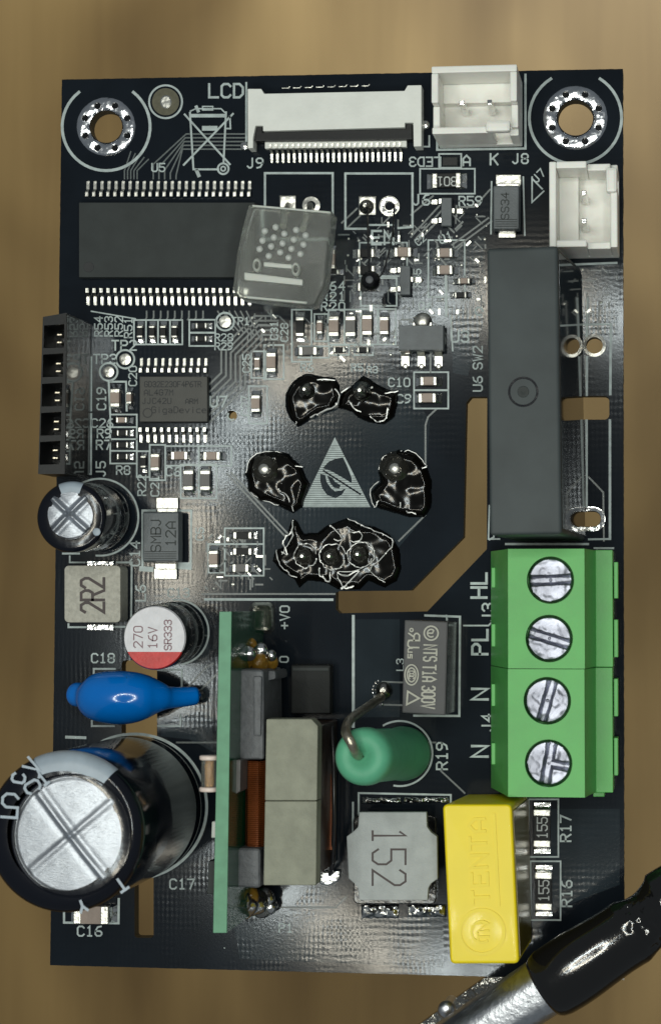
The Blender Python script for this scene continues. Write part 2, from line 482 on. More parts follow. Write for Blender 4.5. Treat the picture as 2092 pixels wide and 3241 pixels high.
def ribbon(mb, pts, w, z, h=0.0, closed=False):
    """mitred flat ribbon through pixel points at height z (mm); h > 0 makes it a raised bar of h mm"""
    n = len(pts)
    if n < 2:
        return
    _zc[0] = (_zc[0] + 1) % 7
    zz = z + 0.003 * _zc[0]
    P = [Vector((x, y)) for x, y in pts]
    Lf, Rt = [], []
    for i in range(n):
        if closed:
            a, b = P[i - 1], P[(i + 1) % n]
        else:
            a, b = P[max(i - 1, 0)], P[min(i + 1, n - 1)]
        d1 = (P[i] - a).normalized() if (P[i] - a).length > 1e-6 else None
        d2 = (b - P[i]).normalized() if (b - P[i]).length > 1e-6 else None
        d1 = d1 or d2
        d2 = d2 or d1
        t = d1 + d2
        t = t.normalized() if t.length > 1e-4 else d1
        nn = Vector((-t.y, t.x))
        k = w / 2 / max(0.45, nn.dot(Vector((-d1.y, d1.x))))
        p = P[i].copy()
        if not closed and i == 0:
            p -= d2 * w * .4
        if not closed and i == n - 1:
            p += d1 * w * .4
        Lf.append(p + nn * k)
        Rt.append(p - nn * k)
    m = n if closed else n - 1
    if h <= 0:
        vs = [W(p.x, p.y, zz) for p in Lf] + [W(p.x, p.y, zz) for p in Rt]
        mb.add(vs, [(i, (i + 1) % n, n + (i + 1) % n, n + i) for i in range(m)])
    else:
        vs = []
        for q in (Lf, Rt):
            g = [W(p.x, p.y, zz + h) for p in q]
            vs += g + [Vector((p.x, p.y, z / 10)) for p in g]
        fs = []
        for i in range(m):
            j = (i + 1) % n
            fs += [(i, j, 2 * n + j, 2 * n + i), (i, n + i, n + j, j), (2 * n + i, 2 * n + j, 3 * n + j, 3 * n + i)]
        if not closed:
            fs += [(0, 2 * n, 3 * n, n), (n - 1, 2 * n - 1, 4 * n - 1, 3 * n - 1)]
        mb.add(vs, fs)


def text(mb, s, cx, cy, hgt, rot=0, w=None, z=0.03, h=0.0, adv=5.6, asp=1.0, mirror=False):
    """lettering centred on pixel cx, cy; hgt pixels tall; rot in degrees counter-clockwise"""
    u = hgt / 6.0
    w = w or hgt * .17
    tot = (len(s) * adv - (adv - 4)) * u * asp
    c, sn_ = math.cos(math.radians(rot)), math.sin(math.radians(rot))
    for i, ch in enumerate(s):
        for st in F.get(ch, "").split("|"):
            if not st:
                continue
            pts = []
            for q in st.split():
                gx, gy = map(float, q.split(","))
                if mirror:
                    gx = 4 - gx
                X = (gx + i * adv) * u * asp - tot / 2
                Y = gy * u - hgt / 2
                pts.append((cx + X * c - Y * sn_, cy - (X * sn_ + Y * c)))
            cl = len(pts) > 3 and (abs(pts[0][0] - pts[-1][0]) + abs(pts[0][1] - pts[-1][1])) < 1e-6
            ribbon(mb, pts[:-1] if cl else pts, w, z, h, closed=cl)


def frame(mb, x0, y0, x1, y1, w=6, z=0.03):
    ribbon(mb, [(x0, y0), (x1, y0), (x1, y1), (x0, y1)], w, z, closed=True)


def arc(mb, cx, cy, r, a0, a1, w=6, z=0.03, n=40, h=0.0):
    full = abs(a1 - a0) >= 360
    k = n if full else n + 1
    pts = [(cx + r * math.cos(math.radians(a0 + (a1 - a0) * i / n)), cy - r * math.sin(math.radians(a0 + (a1 - a0) * i / n))) for i in range(k)]
    ribbon(mb, pts, w, z, h, closed=full)


def copy_to(o, parent, name=None):
    c = o.copy()
    COL.objects.link(c)
    c.parent = parent
    return c

# ================================================================== the bench
mb = MB()
mb.add([(-60, -60, -15), (60, -60, -15), (60, 60, -15), (-60, 60, -15)], [(0, 1, 2, 3)])
bench = mb.build("wooden_surface", 'wood', origin=(0, 0, -15), kind='structure')
bench['label'] = "blurred brown oak bench top under the circuit board"

# ================================================================== the circuit board
board = bpy.data.objects.new("circuit_board", None)
COL.objects.link(board)
board.empty_display_size = 1
ORG[board.name] = W(1070, 1660, -1.6)
board.location = ORG[board.name]
board['label'] = "black power supply circuit board crowded with soldered components, screw terminals and capacitors"
board['category'] = "circuit board"

outer = [(197, 252), (1970, 218), (1974, 3102), (160, 3055)]
HOLES = [circ(337, 401, 51), circ(1820, 373, 56), circ(734, 1316, 17, 20),
         circ(1880, 1093, 27, 24), rrect(1822, 1618, 1900, 1667, 24),
         rrect(1700, 1253, 1927, 1328, 16),
         rrect(386, 2090, 498, 2340, 14), rrect(427, 2700, 487, 2968, 10),
         [(1475, 1275), (1490, 1256), (1541, 1256), (1540, 1738), (1352, 1935), (1075, 1941), (1063, 1928), (1063, 1871), (1300, 1869), (1466, 1700)]]


def jag(pts, amp=0.6, step=9):
    out = []
    for i in range(len(pts)):
        a, b = Vector(pts[i]), Vector(pts[(i + 1) % len(pts)])
        n = max(1, int((b - a).length / step))
        t = (b - a).normalized()
        for k in range(n):
            p = a + (b - a) * k / n
            if k:
                p = p + Vector((-t.y, t.x)) * random.uniform(-amp, amp)
            out.append(tuple(p))
    return out


mb = MB()
holes_mesh(mb, XY(jag(outer, .9, 12)), [XY(h) for h in HOLES], -0.16, -0.004)
sub = mb.build("laminate", 'edge', board)
mb = MB()
holes_mesh(mb, XY(jag(outer, .5, 12)), [XY(h) for h in HOLES], -0.004, 0.0)
msk = mb.build("solder_mask", 'mask', board)


def in_poly(x, y, poly):
    c = False
    j = len(poly) - 1
    for i in range(len(poly)):
        xi, yi = poly[i]; xj, yj = poly[j]
        if (yi > y) != (yj > y) and x < (xj - xi) * (y - yi) / (yj - yi) + xi:
            c = not c
        j = i
    return c


# copper pours stand a little above the bare laminate under the mask
pours = [
    [(560, 1560), (700, 1410), (660, 1250), (800, 1170), (930, 1150), (1240, 1150), (1360, 1330), (1340, 1640), (1180, 1830), (1040, 1885), (660, 1880), (640, 1800), (690, 1600)],
    [(500, 2010), (660, 1985), (676, 2380), (600, 2340), (510, 2330), (510, 2290), (640, 2250), (640, 2170), (510, 2110)],
    [(740, 2925), (900, 2900), (1040, 2740), (1110, 2900), (1400, 2900), (1405, 3062), (760, 3035)],
    [(1380, 800), (1535, 745), (1535, 1000), (1480, 1190), (1432, 1180), (1430, 1010), (1380, 990)],
    [(1795, 850), (1955, 850), (1955, 1060), (1795, 1060)],
    [(1120, 1960), (1265, 1960), (1265, 2270), (1120, 2270)],
    [(1560, 1270), (1560, 1690), (1690, 1690), (1690, 1345), (1690, 1270)],
    [(1700, 2560), (1700, 2900), (1960, 2800), (1960, 2560)],
]
for i, p in enumerate(pours):
    mb = MB()
    inner = [h for h in HOLES if all(in_poly(q[0], q[1], p) for q in h)]
    holes_mesh(mb, XY(p), [XY(h) for h in inner], 0.0004, 0.0022)
    mb.build("copper_pour", 'mask_cu', board)

# copper tracks under the mask
mb = MB()
for k in range(6):
    xk = 701 + 15 * k
    ye = 1000 + 15 * k
    yv = ye + (150 - 15 * k) * .62 + 12
    ribbon(mb, [(880, ye), (xk + (yv - ye), ye), (xk, yv), (xk, 1180 + 9 * k), (664, 1216 + 24 * k)], 6, 0.02)
for k in range(5):
    ribbon(mb, [(782, 424 + 12 * k), (590 - 3 * k, 424 + 12 * k), (486 + 18 * k, 520 + 9 * k), (486 + 18 * k, 566)], 4.5, 0.02)
for k in range(5):
    ribbon(mb, [(415 + 14 * k, 480 + 6 * k), (395 + 10 * k, 540), (395 + 10 * k, 566)], 4, 0.02)
for k in range(9):
    x = 465 + 22.3 * k
    ribbon(mb, [(x, 985), (x, 1005), (x - 4, 1012)], 5, 0.02)
for k in range(6):
    ribbon(mb, [(690 + 18 * k, 985), (700 + 18 * k, 1005), (740 + 16 * k, 1045 + k * 4)], 4.5, 0.02)
for a in ([(1380, 1295), (1354, 1320), (1346, 1345), (1346, 1630), (1262, 1712)], [(1362, 1100), (1362, 1178)],
          [(1130, 660), (1082, 705)], [(1140, 682), (1100, 720)], [(1400, 640), (1300, 750)], [(1410, 652), (1312, 760)], [(1420, 664), (1322, 764)],
          [(1550, 600), (1500, 655), (1455, 655)], [(1545, 690), (1430, 775)], [(1555, 700), (1440, 785)],
          [(1850, 1125), (1855, 1252)], [(1837, 1125), (1833, 1250)], [(1852, 1330), (1855, 1505), (1853, 1618)], [(1862, 1510), (1908, 1558), (1910, 1712)],
          [(1862, 940), (1860, 1064)], [(1895, 950), (1893, 1062)], [(720, 1500), (905, 1700)], [(732, 1496), (912, 1690)], [(640, 1880), (1060, 1880)],
          [(455, 2090), (610, 2010), (662, 2012)], [(590, 2230), (690, 2130)], [(600, 2170), (655, 2110), (676, 2100)], [(1395, 2440), (1470, 2510)], [(1350, 2350), (1378, 2350)],
          [(1210, 2158), (1276, 2160)], [(1205, 2230), (1276, 2232)], [(1370, 620), (1300, 680)],
          [(560, 2350), (740, 2350)], [(700, 2870), (880, 2870)], [(890, 2872), (1062, 2872), (1095, 2840)]):
    ribbon(mb, a, 5.5, 0.025)
mb.build("copper_trace", 'trace', board, kind='stuff')

# the crowded middle of the board: short tracks, via caps and flecks of bare pad
busy = [(1080, 700), (1330, 690), (1540, 640), (1545, 760), (1535, 1010), (1420, 1000), (1425, 1150), (1250, 1130), (930, 1150), (880, 1120), (690, 1040), (700, 1000), (930, 985), (1010, 940)]
busy2 = [(655, 1690), (840, 1700), (835, 1760), (870, 1860), (650, 1870)]
busy3 = [(1795, 850), (1955, 850), (1950, 1010), (1795, 1040)]
mbt, mbv = MB(), MB()
for poly, cnt in ((busy, 330), (busy2, 60), (busy3, 26)):
    xs = [p[0] for p in poly]; ys = [p[1] for p in poly]
    k = 0
    while k < cnt:
        x, y = random.uniform(min(xs), max(xs)), random.uniform(min(ys), max(ys))
        if not in_poly(x, y, poly):
            continue
        k += 1
        a = random.choice([0, 45, 90, 90, 135])
        l = random.uniform(8, 34)
        dx, dy = l * math.cos(math.radians(a)) / 2, l * math.sin(math.radians(a)) / 2
        if random.random() < .74:
            ribbon(mbt, [(x - dx, y - dy), (x + dx, y + dy)], random.uniform(3, 6), 0.03)
        elif random.random() < .55:
            c = W(x, y, 0)
            mbv.ball((c.x, c.y, 0.002), random.uniform(.010, .016), .35, 8, 2, half=True)
        else:
            ribbon(mbv, [(x - dx * .5, y - dy * .5), (x + dx * .5, y + dy * .5)], random.uniform(4, 8), 0.05, h=.05)
mbt.build("short_copper_trace", 'trace', board, kind='stuff')
mbv.build("bare_via", 'lead', board, smooth=True, kind='stuff')

# mounting holes with hammered tinned rings
for cx, cy, r0, r1 in ((337, 401, 51, 93), (1820, 373, 57, 102)):
    mb = MB()
    n = 72
    prof = [(r0, -.6), (r0 + 2, .10), (r0 + 10, .16), (r1 - 12, .17), (r1 - 2, .1), (r1, 0)]
    vs, fs = [], []
    for r, z in prof:
        for k in range(n):
            a = 2 * math.pi * k / n
            w_ = 1 + .0 * math.sin(3 * a)
            zz = z
            if r0 + 5 < r < r1 - 5:
                zz += .05 * math.cos(8 * a)
            vs.append(W(cx + r * w_ * math.cos(a), cy + r * w_ * math.sin(a), zz))
    for j in range(len(prof) - 1):
        for k in range(n):
            fs.append((j * n + k, j * n + (k + 1) % n, (j + 1) * n + (k + 1) % n, (j + 1) * n + k))
    mb.add(vs, fs)
    rg = mb.build("mounting_ring", 'ring', board, smooth=True, angle=80)
    vb = None
    for k in range(8):
        a = 2 * math.pi * (k + .5) / 8
        c = W(cx + (r0 + r1) / 2 * math.cos(a), cy + (r0 + r1) / 2 * math.sin(a), .2)
        if vb is None:
            m2 = MB()
            m2.lathe([(.033, -.008), (.031, .004), (.022, .001)], (c.x, c.y, c.z), 12)
            vb = m2.build("via_hole", 'black_plastic', rg, origin=c)
        else:
            q = put(vb.data, "via_hole", rg, c)

# plated holes, pads and test points
def plated(cx, cy, r0, r1, name="plated_hole", ry=None, m='tin', hole=True, label=None, n=32):
    mb = MB()
    o = circ(cx, cy, r1, n); i_ = circ(cx, cy, r0, n)
    vs = [W(x, y, .03) for x, y in o] + [W(x, y, .09) for x, y in i_]
    fs = [(k, (k + 1) % n, n + (k + 1) % n, n + k) for k in range(n)]
    if hole:
        vs += [W(x, y, -.8) for x, y in i_]
        fs += [(n + k, n + (k + 1) % n, 2 * n + (k + 1) % n, 2 * n + k) for k in range(n)]
    else:
        fs.append(tuple(range(n, 2 * n)))
    mb.add(vs, fs)
    return mb.build(name, m, board, smooth=True, label=label, angle=60)


plated(1880, 1093, 26.5, 36)
plated(1232, 652, 14, 32)
plated(985, 650, 14, 28)
for x, y, r in ((345, 1177, 17), (397, 1137, 18), (713, 1018, 19)):
    plated(x, y, r * .5, r, "test_point", hole=False)
mb = MB()
n = 40
a_, b_ = rrect(1808, 1604, 1914, 1681, 36, 9), rrect(1821, 1617, 1901, 1668, 24, 9)
mb.add([W(x, y, .04) for x, y in a_] + [W(x, y, .12) for x, y in b_] + [W(x, y, -.8) for x, y in b_],
       [(k, (k + 1) % n, n + (k + 1) % n, n + k) for k in range(n)] + [(n + k, n + (k + 1) % n, 2 * n + (k + 1) % n, 2 * n + k) for k in range(n)])
mb.build("plated_slot", 'solder', board, smooth=True, angle=60)
for x0, y0, x1, y1 in ((884, 618, 938, 682), (1134, 620, 1191, 682)):
    mb = MB()
    mb.prism(WP([(x0, y1), (x1, y1), (x1, y0), (x0, y0)], 0.01), WP([(x0 + 3, y1 - 3), (x1 - 3, y1 - 3), (x1 - 3, y0 + 3), (x0 + 3, y0 + 3)], .1))
    mb.build("square_pad", 'tin', board, bevel=.006)
# fiducial dot
mb = MB()
mb.add([W(x, y, .03) for x, y in circ(525, 322, 43)], [tuple(range(40))])
fd = mb.build("fiducial_mark", 'fibre', board)
mb = MB()
mb.prism([W(x, y, .035) for x, y in circ(526, 322, 18, 20, 21)], [W(x, y, .09) for x, y in circ(526, 322, 14, 20, 17)])
mb.build("fiducial_dot", 'lead', fd)

# ------------------------------------------------------------------ silkscreen
mb = MB()
SK = 0.045
def T(s, x, y, h=24, rot=0, w=None, **k):
    text(mb, s, x, y, h, rot, w or max(3.6, h * .17), SK, **k)
for (s, x, y, h, rot) in (
    ("LCD", 716, 287, 42, 0), ("J9", 808, 516, 30, 0), ("U5", 502, 530, 25, 0), ("A", 1476, 508, 32, 0), ("K", 1563, 504, 34, 0), ("J8", 1646, 502, 30, 0),
    ("LED3", 1345, 512, 28, 180), ("R59", 1488, 636, 28, 0), ("J6", 1333, 632, 32, 0), ("EM", 1211, 752, 42, 0), ("Q1", 1410, 752, 26, 20),
    ("TP2", 394, 1093, 30, 0), ("TP3", 333, 1136, 28, 0), ("C26", 325, 1339, 26, 0), ("R9", 331, 1372, 27, 0), ("R7", 329, 1408, 28, 0), ("R8", 391, 1488, 26, 0),
    ("C6", 549, 1492, 27, 0), ("U7", 692, 1271, 32, 0), ("C10", 1263, 1210, 26, 0), ("C9", 1278, 1262, 26, 0), ("U3", 1455, 1065, 34, 0), ("R6", 972, 1163, 24, 0),
    ("C13", 566, 1876, 26, 0), ("C18", 327, 2083, 28, 0), ("C17", 577, 2798, 30, 0), ("C16", 285, 2947, 30, 0), ("P1", 905, 2937, 26, 0), ("R5", 1130, 1163, 22, 0),
    ("R28", 709, 1068, 22, 0), ("R29", 709, 1096, 22, 0), ("C28", 900, 1052, 22, 90), ("C31", 868, 1046, 22, 90),
    ("TP1", 762, 1016, 22, 0), ("Q4", 1345, 968, 24, 0), ("R3", 1178, 1170, 20, 0),
    ("R54", 313, 1033, 24, 90), ("R53", 345, 1033, 24, 90), ("R52", 377, 1033, 24, 90), ("R51", 407, 1038, 24, 90),
    ("C19", 322, 1262, 27, 90), ("C20", 421, 1190, 24, 90), ("J5", 320, 1484, 28, 90), ("R22", 450, 1536, 25, 90), ("C21", 491, 1538, 25, 90), ("C27", 776, 1284, 24, 90),
    ("C25", 780, 1150, 22, 90), ("L6", 446, 1877, 30, 90), ("C14", 428, 1752, 30, 90), ("C5", 633, 1690, 24, 90), ("U6", 1511, 1215, 28, 90), ("SW2", 1511, 1132, 28, 90),
    ("HL", 1515, 1853, 48, 90), ("PL", 1518, 2032, 48, 90), ("N", 1518, 2197, 50, 90), ("N", 1518, 2378, 50, 90), ("J3", 1543, 1938, 34, 90), ("J4", 1541, 2287, 32, 90),
    ("R19", 1398, 2393, 33, 90), ("L3", 1266, 2104, 22, 90), ("R17", 1789, 2622, 32, 90), ("R16", 1792, 2828, 32, 90),
    ("+VO", 901, 1954, 28, 90), ("O", 899, 2087, 26, 90), ("J7", 1704, 556, 24, 45), ("R45", 1320, 880, 22, 90), ("C2", 1330, 760, 20, 40)):
    T(s, x, y, h, rot)
for s, y in (("R64", 905), ("R21", 938), ("R20", 970)):
    T(s, 1054, y, 26, 0, w=4.5, adv=6.4)
for a in ((780, 235, 780, 462),):
    ribbon(mb, [(a[0], 262), (a[2], a[3])], 6, SK)
ribbon(mb, [(1340, 464), (1358, 464), (1358, 430)], 5, SK)
ribbon(mb, [(1662, 236), (1662, 470), (1383, 474), (1383, 430)], 7, SK)
frame(mb, 839, 548, 1053, 760, 7)
ribbon(mb, [(1165, 724), (1093, 724), (1093, 549), (1305, 549), (1305, 718), (1260, 722)], 7, SK)
ribbon(mb, [(1245, 712), (1165, 712)], 6, SK)
for b in ((1389, 487, 1459, 531), (1329, 534, 1502, 613), (1355, 760, 1470, 940), (1310, 1178, 1418, 1293), (425, 1013, 578, 1090), (600, 1012, 682, 1095),
          (350, 1312, 434, 1467), (573, 1470, 686, 1577), (1672, 2530, 1766, 2712), (1678, 2726, 1773, 2912), (475, 1408, 524, 1520), (434, 1428, 474, 1510),
          (524, 1412, 733, 1474), (924, 980, 986, 1145), (1138, 768, 1288, 874), (1142, 880, 1255, 968), (1040, 980, 1090, 1090), (1090, 980, 1142, 1090),
          (1142, 978, 1196, 1090), (1196, 978, 1252, 1090), (995, 994, 1038, 1080), (796, 1112, 842, 1196), (836, 1092, 898, 1200), (788, 1222, 846, 1340),
          (660, 1722, 712, 1812), (712, 1672, 835, 1722), (712, 1722, 835, 1822), (1050, 1092, 1104, 1124), (1122, 1092, 1180, 1124), (945, 1096, 1042, 1132)):
    frame(mb, *b, w=5)
for (pts, w) in (([(1310, 1235), (1418, 1235)], 6), ([(463, 1013), (463, 1090)], 5), ([(501, 1013), (501, 1090)], 5), ([(539, 1013), (539, 1090)], 5),
          ([(600, 1053), (682, 1053)], 6), ([(350, 1352), (434, 1352)], 5), ([(350, 1390), (434, 1390)], 5), ([(350, 1427), (434, 1427)], 5), ([(630, 1412), (630, 1577)], 6),
          ([(345, 1205), (350, 1312)], 6), ([(350, 1208), (400, 1208), (402, 1300)], 6), ([(291, 1130), (290, 1300)], 5), ([(290, 1310), (289, 1500), (282, 1500)], 6),
          ([(290, 985), (430, 1009)], 4), ([(200, 1752), (252, 1752)], 6), ([(222, 1760), (222, 1780), (270, 1780)], 5), ([(370, 1780), (418, 1780), (416, 1984), (360, 1984)], 6),
          ([(218, 1975), (218, 1985), (275, 1985)], 6), ([(452, 1790), (452, 1616), (492, 1616)], 7), ([(566, 1616), (606, 1616), (604, 1800), (570, 1798)], 7),
          ([(448, 1800), (480, 1802)], 16), ([(572, 1790), (600, 1790)], 20),
          ([(365, 2117), (298, 2117), (298, 2165)], 6), ([(292, 2275), (292, 2298), (362, 2298)], 6), ([(500, 2120), (576, 2120), (576, 2180)], 6), ([(500, 2298), (572, 2298), (572, 2262)], 5),
          ([(211, 2333), (271, 2335)], 9), ([(204, 2870), (204, 2920), (266, 2921)], 7), ([(306, 2921), (376, 2922), (377, 2845)], 7),
          ([(650, 1897), (1052, 1898)], 8), ([(1118, 1950), (1118, 2300)], 9), ([(1117, 2540), (1117, 2680)], 6), ([(1135, 2600), (1135, 2510), (1426, 2516), (1426, 2600)], 6),
          ([(1345, 1948), (1455, 1952), (1453, 2266), (1310, 2265)], 7), ([(1412, 1948), (1414, 1962)], 6), ([(1467, 1980), (1545, 1980), (1560, 1965)], 5),
          ([(1570, 1300), (1562, 1700), (1548, 1708)], 5), ([(1548, 1600), (1545, 1706), (1580, 1706)], 5), ([(1862, 1707), (1929, 1706)], 6), ([(1929, 1330), (1929, 1706)], 8),
          ([(1932, 1026), (1930, 1248)], 8), ([(1845, 1027), (1932, 1026)], 6), ([(1858, 944), (1856, 1064)], 7), ([(1856, 1330), (1856, 1610)], 6), ([(1857, 1130), (1856, 1250)], 7),
          ([(1820, 837), (1950, 832)], 7), ([(1600, 1722), (1860, 1722)], 7), ([(1880, 1735), (1940, 1735)], 6),
          ([(1555, 575), (1553, 740)], 5), ([(1655, 560), (1660, 745)], 5), ([(1683, 560), (1683, 640), (1720, 605)], 5), ([(1683, 565), (1715, 598)], 5),
          ([(1426, 1000), (1432, 1110)], 5), ([(1410, 840), (1412, 1000)], 8), ([(710, 3000), (712, 3001)], 3), ([(800, 2900), (820, 2901)], 4)):
    ribbon(mb, pts, w, SK)
for c in ((337, 401, 139, 128, 412), (1820, 373, 146, 122, 418), (525, 322, 52, 0, 360), (345, 1177, 28, 0, 360), (397, 1137, 29, 0, 360), (713, 1018, 28, 0, 360), (317, 1637, 122, -95, 120),
          (558, 2001, 103, -80, 95), (426, 2552, 229, -80, 130), (1265, 2385, 103, -100, 120), (734, 1316, 13, 150, 300), (1515, 985, 12, 0, 300)):
    arc(mb, c[0], c[1], c[2], c[3], c[4], 9 if c[2] > 130 else 6, SK)
# crossed-out wheeled bin
for pts, w in (([(585, 362), (728, 520)], 6), ([(738, 360), (582, 522)], 6), ([(602, 357), (613, 536), (692, 536)], 6), ([(716, 355), (708, 515)], 6), ([(604, 366), (712, 366)], 11),
               ([(603, 352), (620, 344), (700, 344), (712, 356)], 4), ([(646, 406), (683, 406)], 15), ([(622, 338), (628, 352)], 10), ([(728, 368), (730, 407), (714, 407)], 5), ([(623, 540), (630, 556)], 11)):
    ribbon(mb, pts, w, SK)
frame(mb, 642, 337, 674, 348, 4)
arc(mb, 707, 534, 17, 0, 360, 6, SK)
arc(mb, 707, 534, 7, 0, 360, 5, SK)
# warning triangle: a hand struck through
tri = [(1060, 1384), (953, 1605), (1172, 1605)]
handcut = [(1022, 1482), (1040, 1462), (1062, 1452), (1086, 1448), (1100, 1478), (1113, 1512), (1114, 1530), (1085, 1512), (1050, 1492)]
palm = [(1014, 1500), (1030, 1504), (1034, 1525), (1048, 1545), (1062, 1556), (1078, 1554), (1096, 1545), (1082, 1566), (1062, 1577), (1036, 1567), (1020, 1545), (1014, 1522)]
mid = [(1036, 1506), (1052, 1512), (1060, 1524), (1078, 1536), (1074, 1546), (1058, 1544), (1046, 1530)]
holes_mesh(mb, XY(tri), [XY(handcut), XY(palm), XY(mid)], SK / 10, SK / 10 + .0012)
mb.build("silkscreen_print", 'silk', board, label="pale silkscreen outlines, reference letters, struck-out bin and triangle sign", kind='stuff')
mb = MB()
ribbon(mb, [(1024, 1490), (1140, 1564)], 5, .07)
mb.build("triangle_stroke", 'mask', board)
mb = MB()
for k in range(4, 33):
    y = 1384 + 6.8 * k
    hw = (y - 1384) / 221 * 108
    segs, x, ins = [], 1061 - hw, False
    while x < 1061 + hw:
        ok = not (in_poly(x, y, handcut) or in_poly(x, y, palm))
        if ok and not ins:
            st = x; ins = True
        if (not ok) and ins:
            segs.append((st, x)); ins = False
        x += 3
    if ins:
        segs.append((st, 1061 + hw))
    for a, b in segs:
        if b - a > 8:
            ribbon(mb, [(a, y), (b, y)], 1.5, .075)
mb.build("triangle_hatching", 'mask_cu', board, kind='stuff')

# ================================================================== small surface-mounted parts
PXC = 1 / 348.0
_cache = {}


def mesh_of(key, build):
    if key not in _cache:
        mb = MB()
        mat_, bev, smooth = build(mb)
        o = mb.build("tmp", mat_, None, bevel=bev, smooth=smooth, origin=(0, 0, 0))
        _cache[key] = o.data
        bpy.data.objects.remove(o)
    return _cache[key]


def chip(cx, cy, L, Wd, rot=0, kind='cap', h=None, label=None, mark=None, pads=True, name=None):
    """two-terminal chip; L, Wd in photograph pixels, rot in degrees"""
    h = h or (.8 if kind.startswith('cap') else .5)
    H = h / 10
    l, w = L * PXC, Wd * PXC
    t = l * (.21 if kind.startswith('cap') else .18)
    body_m = {'cap': 'mlcc', 'capg': 'mlcc_grey', 'res': 'chip_black', 'ind': 'epoxy_grey'}[kind]

    def b(mb):
        mb.box(-l / 2 + t, l / 2 - t, -w / 2 + .001, w / 2 - .001, .003, H - .003)
        return body_m, .004, False

    def e(mb):
        mb.box(-t / 2, t / 2, -w / 2 - .001, w / 2 + .001, .002, H)
        return 'tin', .008, False

    def s(mb):
        a, c = .022 + .1 * t, w / 2 + .006
        mb.prism([(0, -c, .001), (a * 2, -c, .001), (a * 2, c, .001), (0, c, .001)], [(0, -c * .8, H * .55), (a * .5, -c * .7, H * .2), (a * .5, c * .7, H * .2), (0, c * .8, H * .55)])
        return 'solder', .004, True
    p = W(cx, cy, 0)
    nm = name or {'cap': 'ceramic_capacitor', 'capg': 'ceramic_capacitor', 'res': 'chip_resistor', 'ind': 'chip_inductor'}[kind]
    o = put(mesh_of(('b', kind, L, Wd, h), b), nm, board, p, label, rz=math.radians(rot))
    for sg in (-1, 1):
        q = bpy.data.objects.new("terminal", mesh_of(('e', kind[:3], L, Wd, h), e))
        COL.objects.link(q); q.parent = o; q.location = (sg * (l / 2 - t / 2), 0, 0)
        if pads:
            q = bpy.data.objects.new("solder_fillet", mesh_of(('s', L, Wd, h), s))
            COL.objects.link(q); q.parent = o; q.location = (sg * (l / 2 + .0005), 0, 0); q.rotation_euler = (0, 0, 0 if sg > 0 else math.pi)
    if mark:
        m = MB()
        text(m, mark[0], cx, cy, mark[1], mark[2], mark[1] * .13, h + .01, adv=5.4, asp=mark[3] if len(mark) > 3 else 1)
        mk = m.build("printed_lettering", 'chip_mark', None, origin=p)
        mk.parent = o; mk.location = (0, 0, 0)
        mk.rotation_euler = (0, 0, -math.radians(rot))
    return o


for c in (
    # (x, y, length, width, rotation, kind)
    (951, 1035, 62, 26, 90, 'res'), (1015, 1037, 44, 18, 90, 'cap'), (1059, 1035, 64, 32, 90, 'cap'), (1112, 1035, 64, 32, 90, 'capg'), (1164, 1031, 64, 32, 90, 'cap'), (1218, 1033, 56, 28, 90, 'cap'),
    (818, 1153, 40, 18, 90, 'cap'), (862, 1149, 62, 30, 90, 'cap'), (813, 1279, 54, 28, 90, 'cap'), (1050, 824, 60, 26, 90, 'cap'),
    (978, 1113, 58, 26, 0, 'capg'), (1075, 1108, 36, 17, 0, 'res'), (1150, 1108, 36, 17, 0, 'res'),
    (1159, 803, 54, 26, 0, 'res'), (1160, 856, 54, 26, 0, 'res'), (1160, 909, 54, 26, 0, 'res'), (1277, 801, 54, 30, 0, 'cap'),
    (1409, 803, 50, 28, 0, 'cap'), (1409, 857, 50, 28, 0, 'cap'), (1458, 935, 38, 18, 0, 'res'), (1470, 892, 38, 18, 0, 'cap'), (1058, 862, 30, 14, 0, 'res'),
    (1358, 1208, 52, 27, 0, 'cap'), (1354, 1261, 56, 29, 0, 'cap'), (1293, 1113, 20, 14, 90, 'cap'),
    (446, 1051, 38, 18, 90, 'res'), (484, 1051, 38, 18, 90, 'res'), (519, 1051, 38, 18, 90, 'res'), (555, 1051, 38, 18, 90, 'res'), (640, 1032, 36, 17, 0, 'res'), (640, 1073, 36, 17, 0, 'res'),
    (370, 1261, 58, 30, 90, 'cap'), (414, 1261, 38, 17, 90, 'cap'), (391, 1331, 36, 18, 0, 'cap'), (391, 1371, 36, 18, 0, 'res'), (391, 1409, 38, 18, 0, 'res'), (391, 1446, 36, 18, 0, 'res'),
    (457, 1462, 38, 18, 90, 'res'), (496, 1464, 54, 27, 90, 'cap'), (573, 1443, 54, 26, 0, 'cap'), (675, 1444, 54, 26, 0, 'cap'), (601, 1521, 64, 32, 90, 'capg'), (654, 1521, 64, 32, 90, 'capg'),
    (680, 1770, 54, 29, 90, 'cap'), (766, 1798, 52, 26, 0, 'capg'), (770, 1695, 60, 22, 0, 'res'), (770, 1746, 60, 22, 0, 'res'),
):
    chip(*c[:4], rot=c[4], kind=c[5])
chip(300, 2890, 112, 56, 0, 'cap', h=1.4, label="large tan ceramic capacitor half hidden under the big capacitor")
chip(1414, 574, 92, 46, 0, 'res', h=.6, label="black resistor marked 301 upside down beside the upper white connector", mark=("301", 27, 180, .9))
chip(1715, 2620, 118, 52, 90, 'res', h=.6, label="black resistor marked 155, upper of the pair at the board's edge", mark=("155", 31, 90, .85))
chip(1720, 2819, 118, 52, 90, 'res', h=.6, label="black resistor marked 155, lower of the pair at the board's edge", mark=("155", 31, 90, .85))
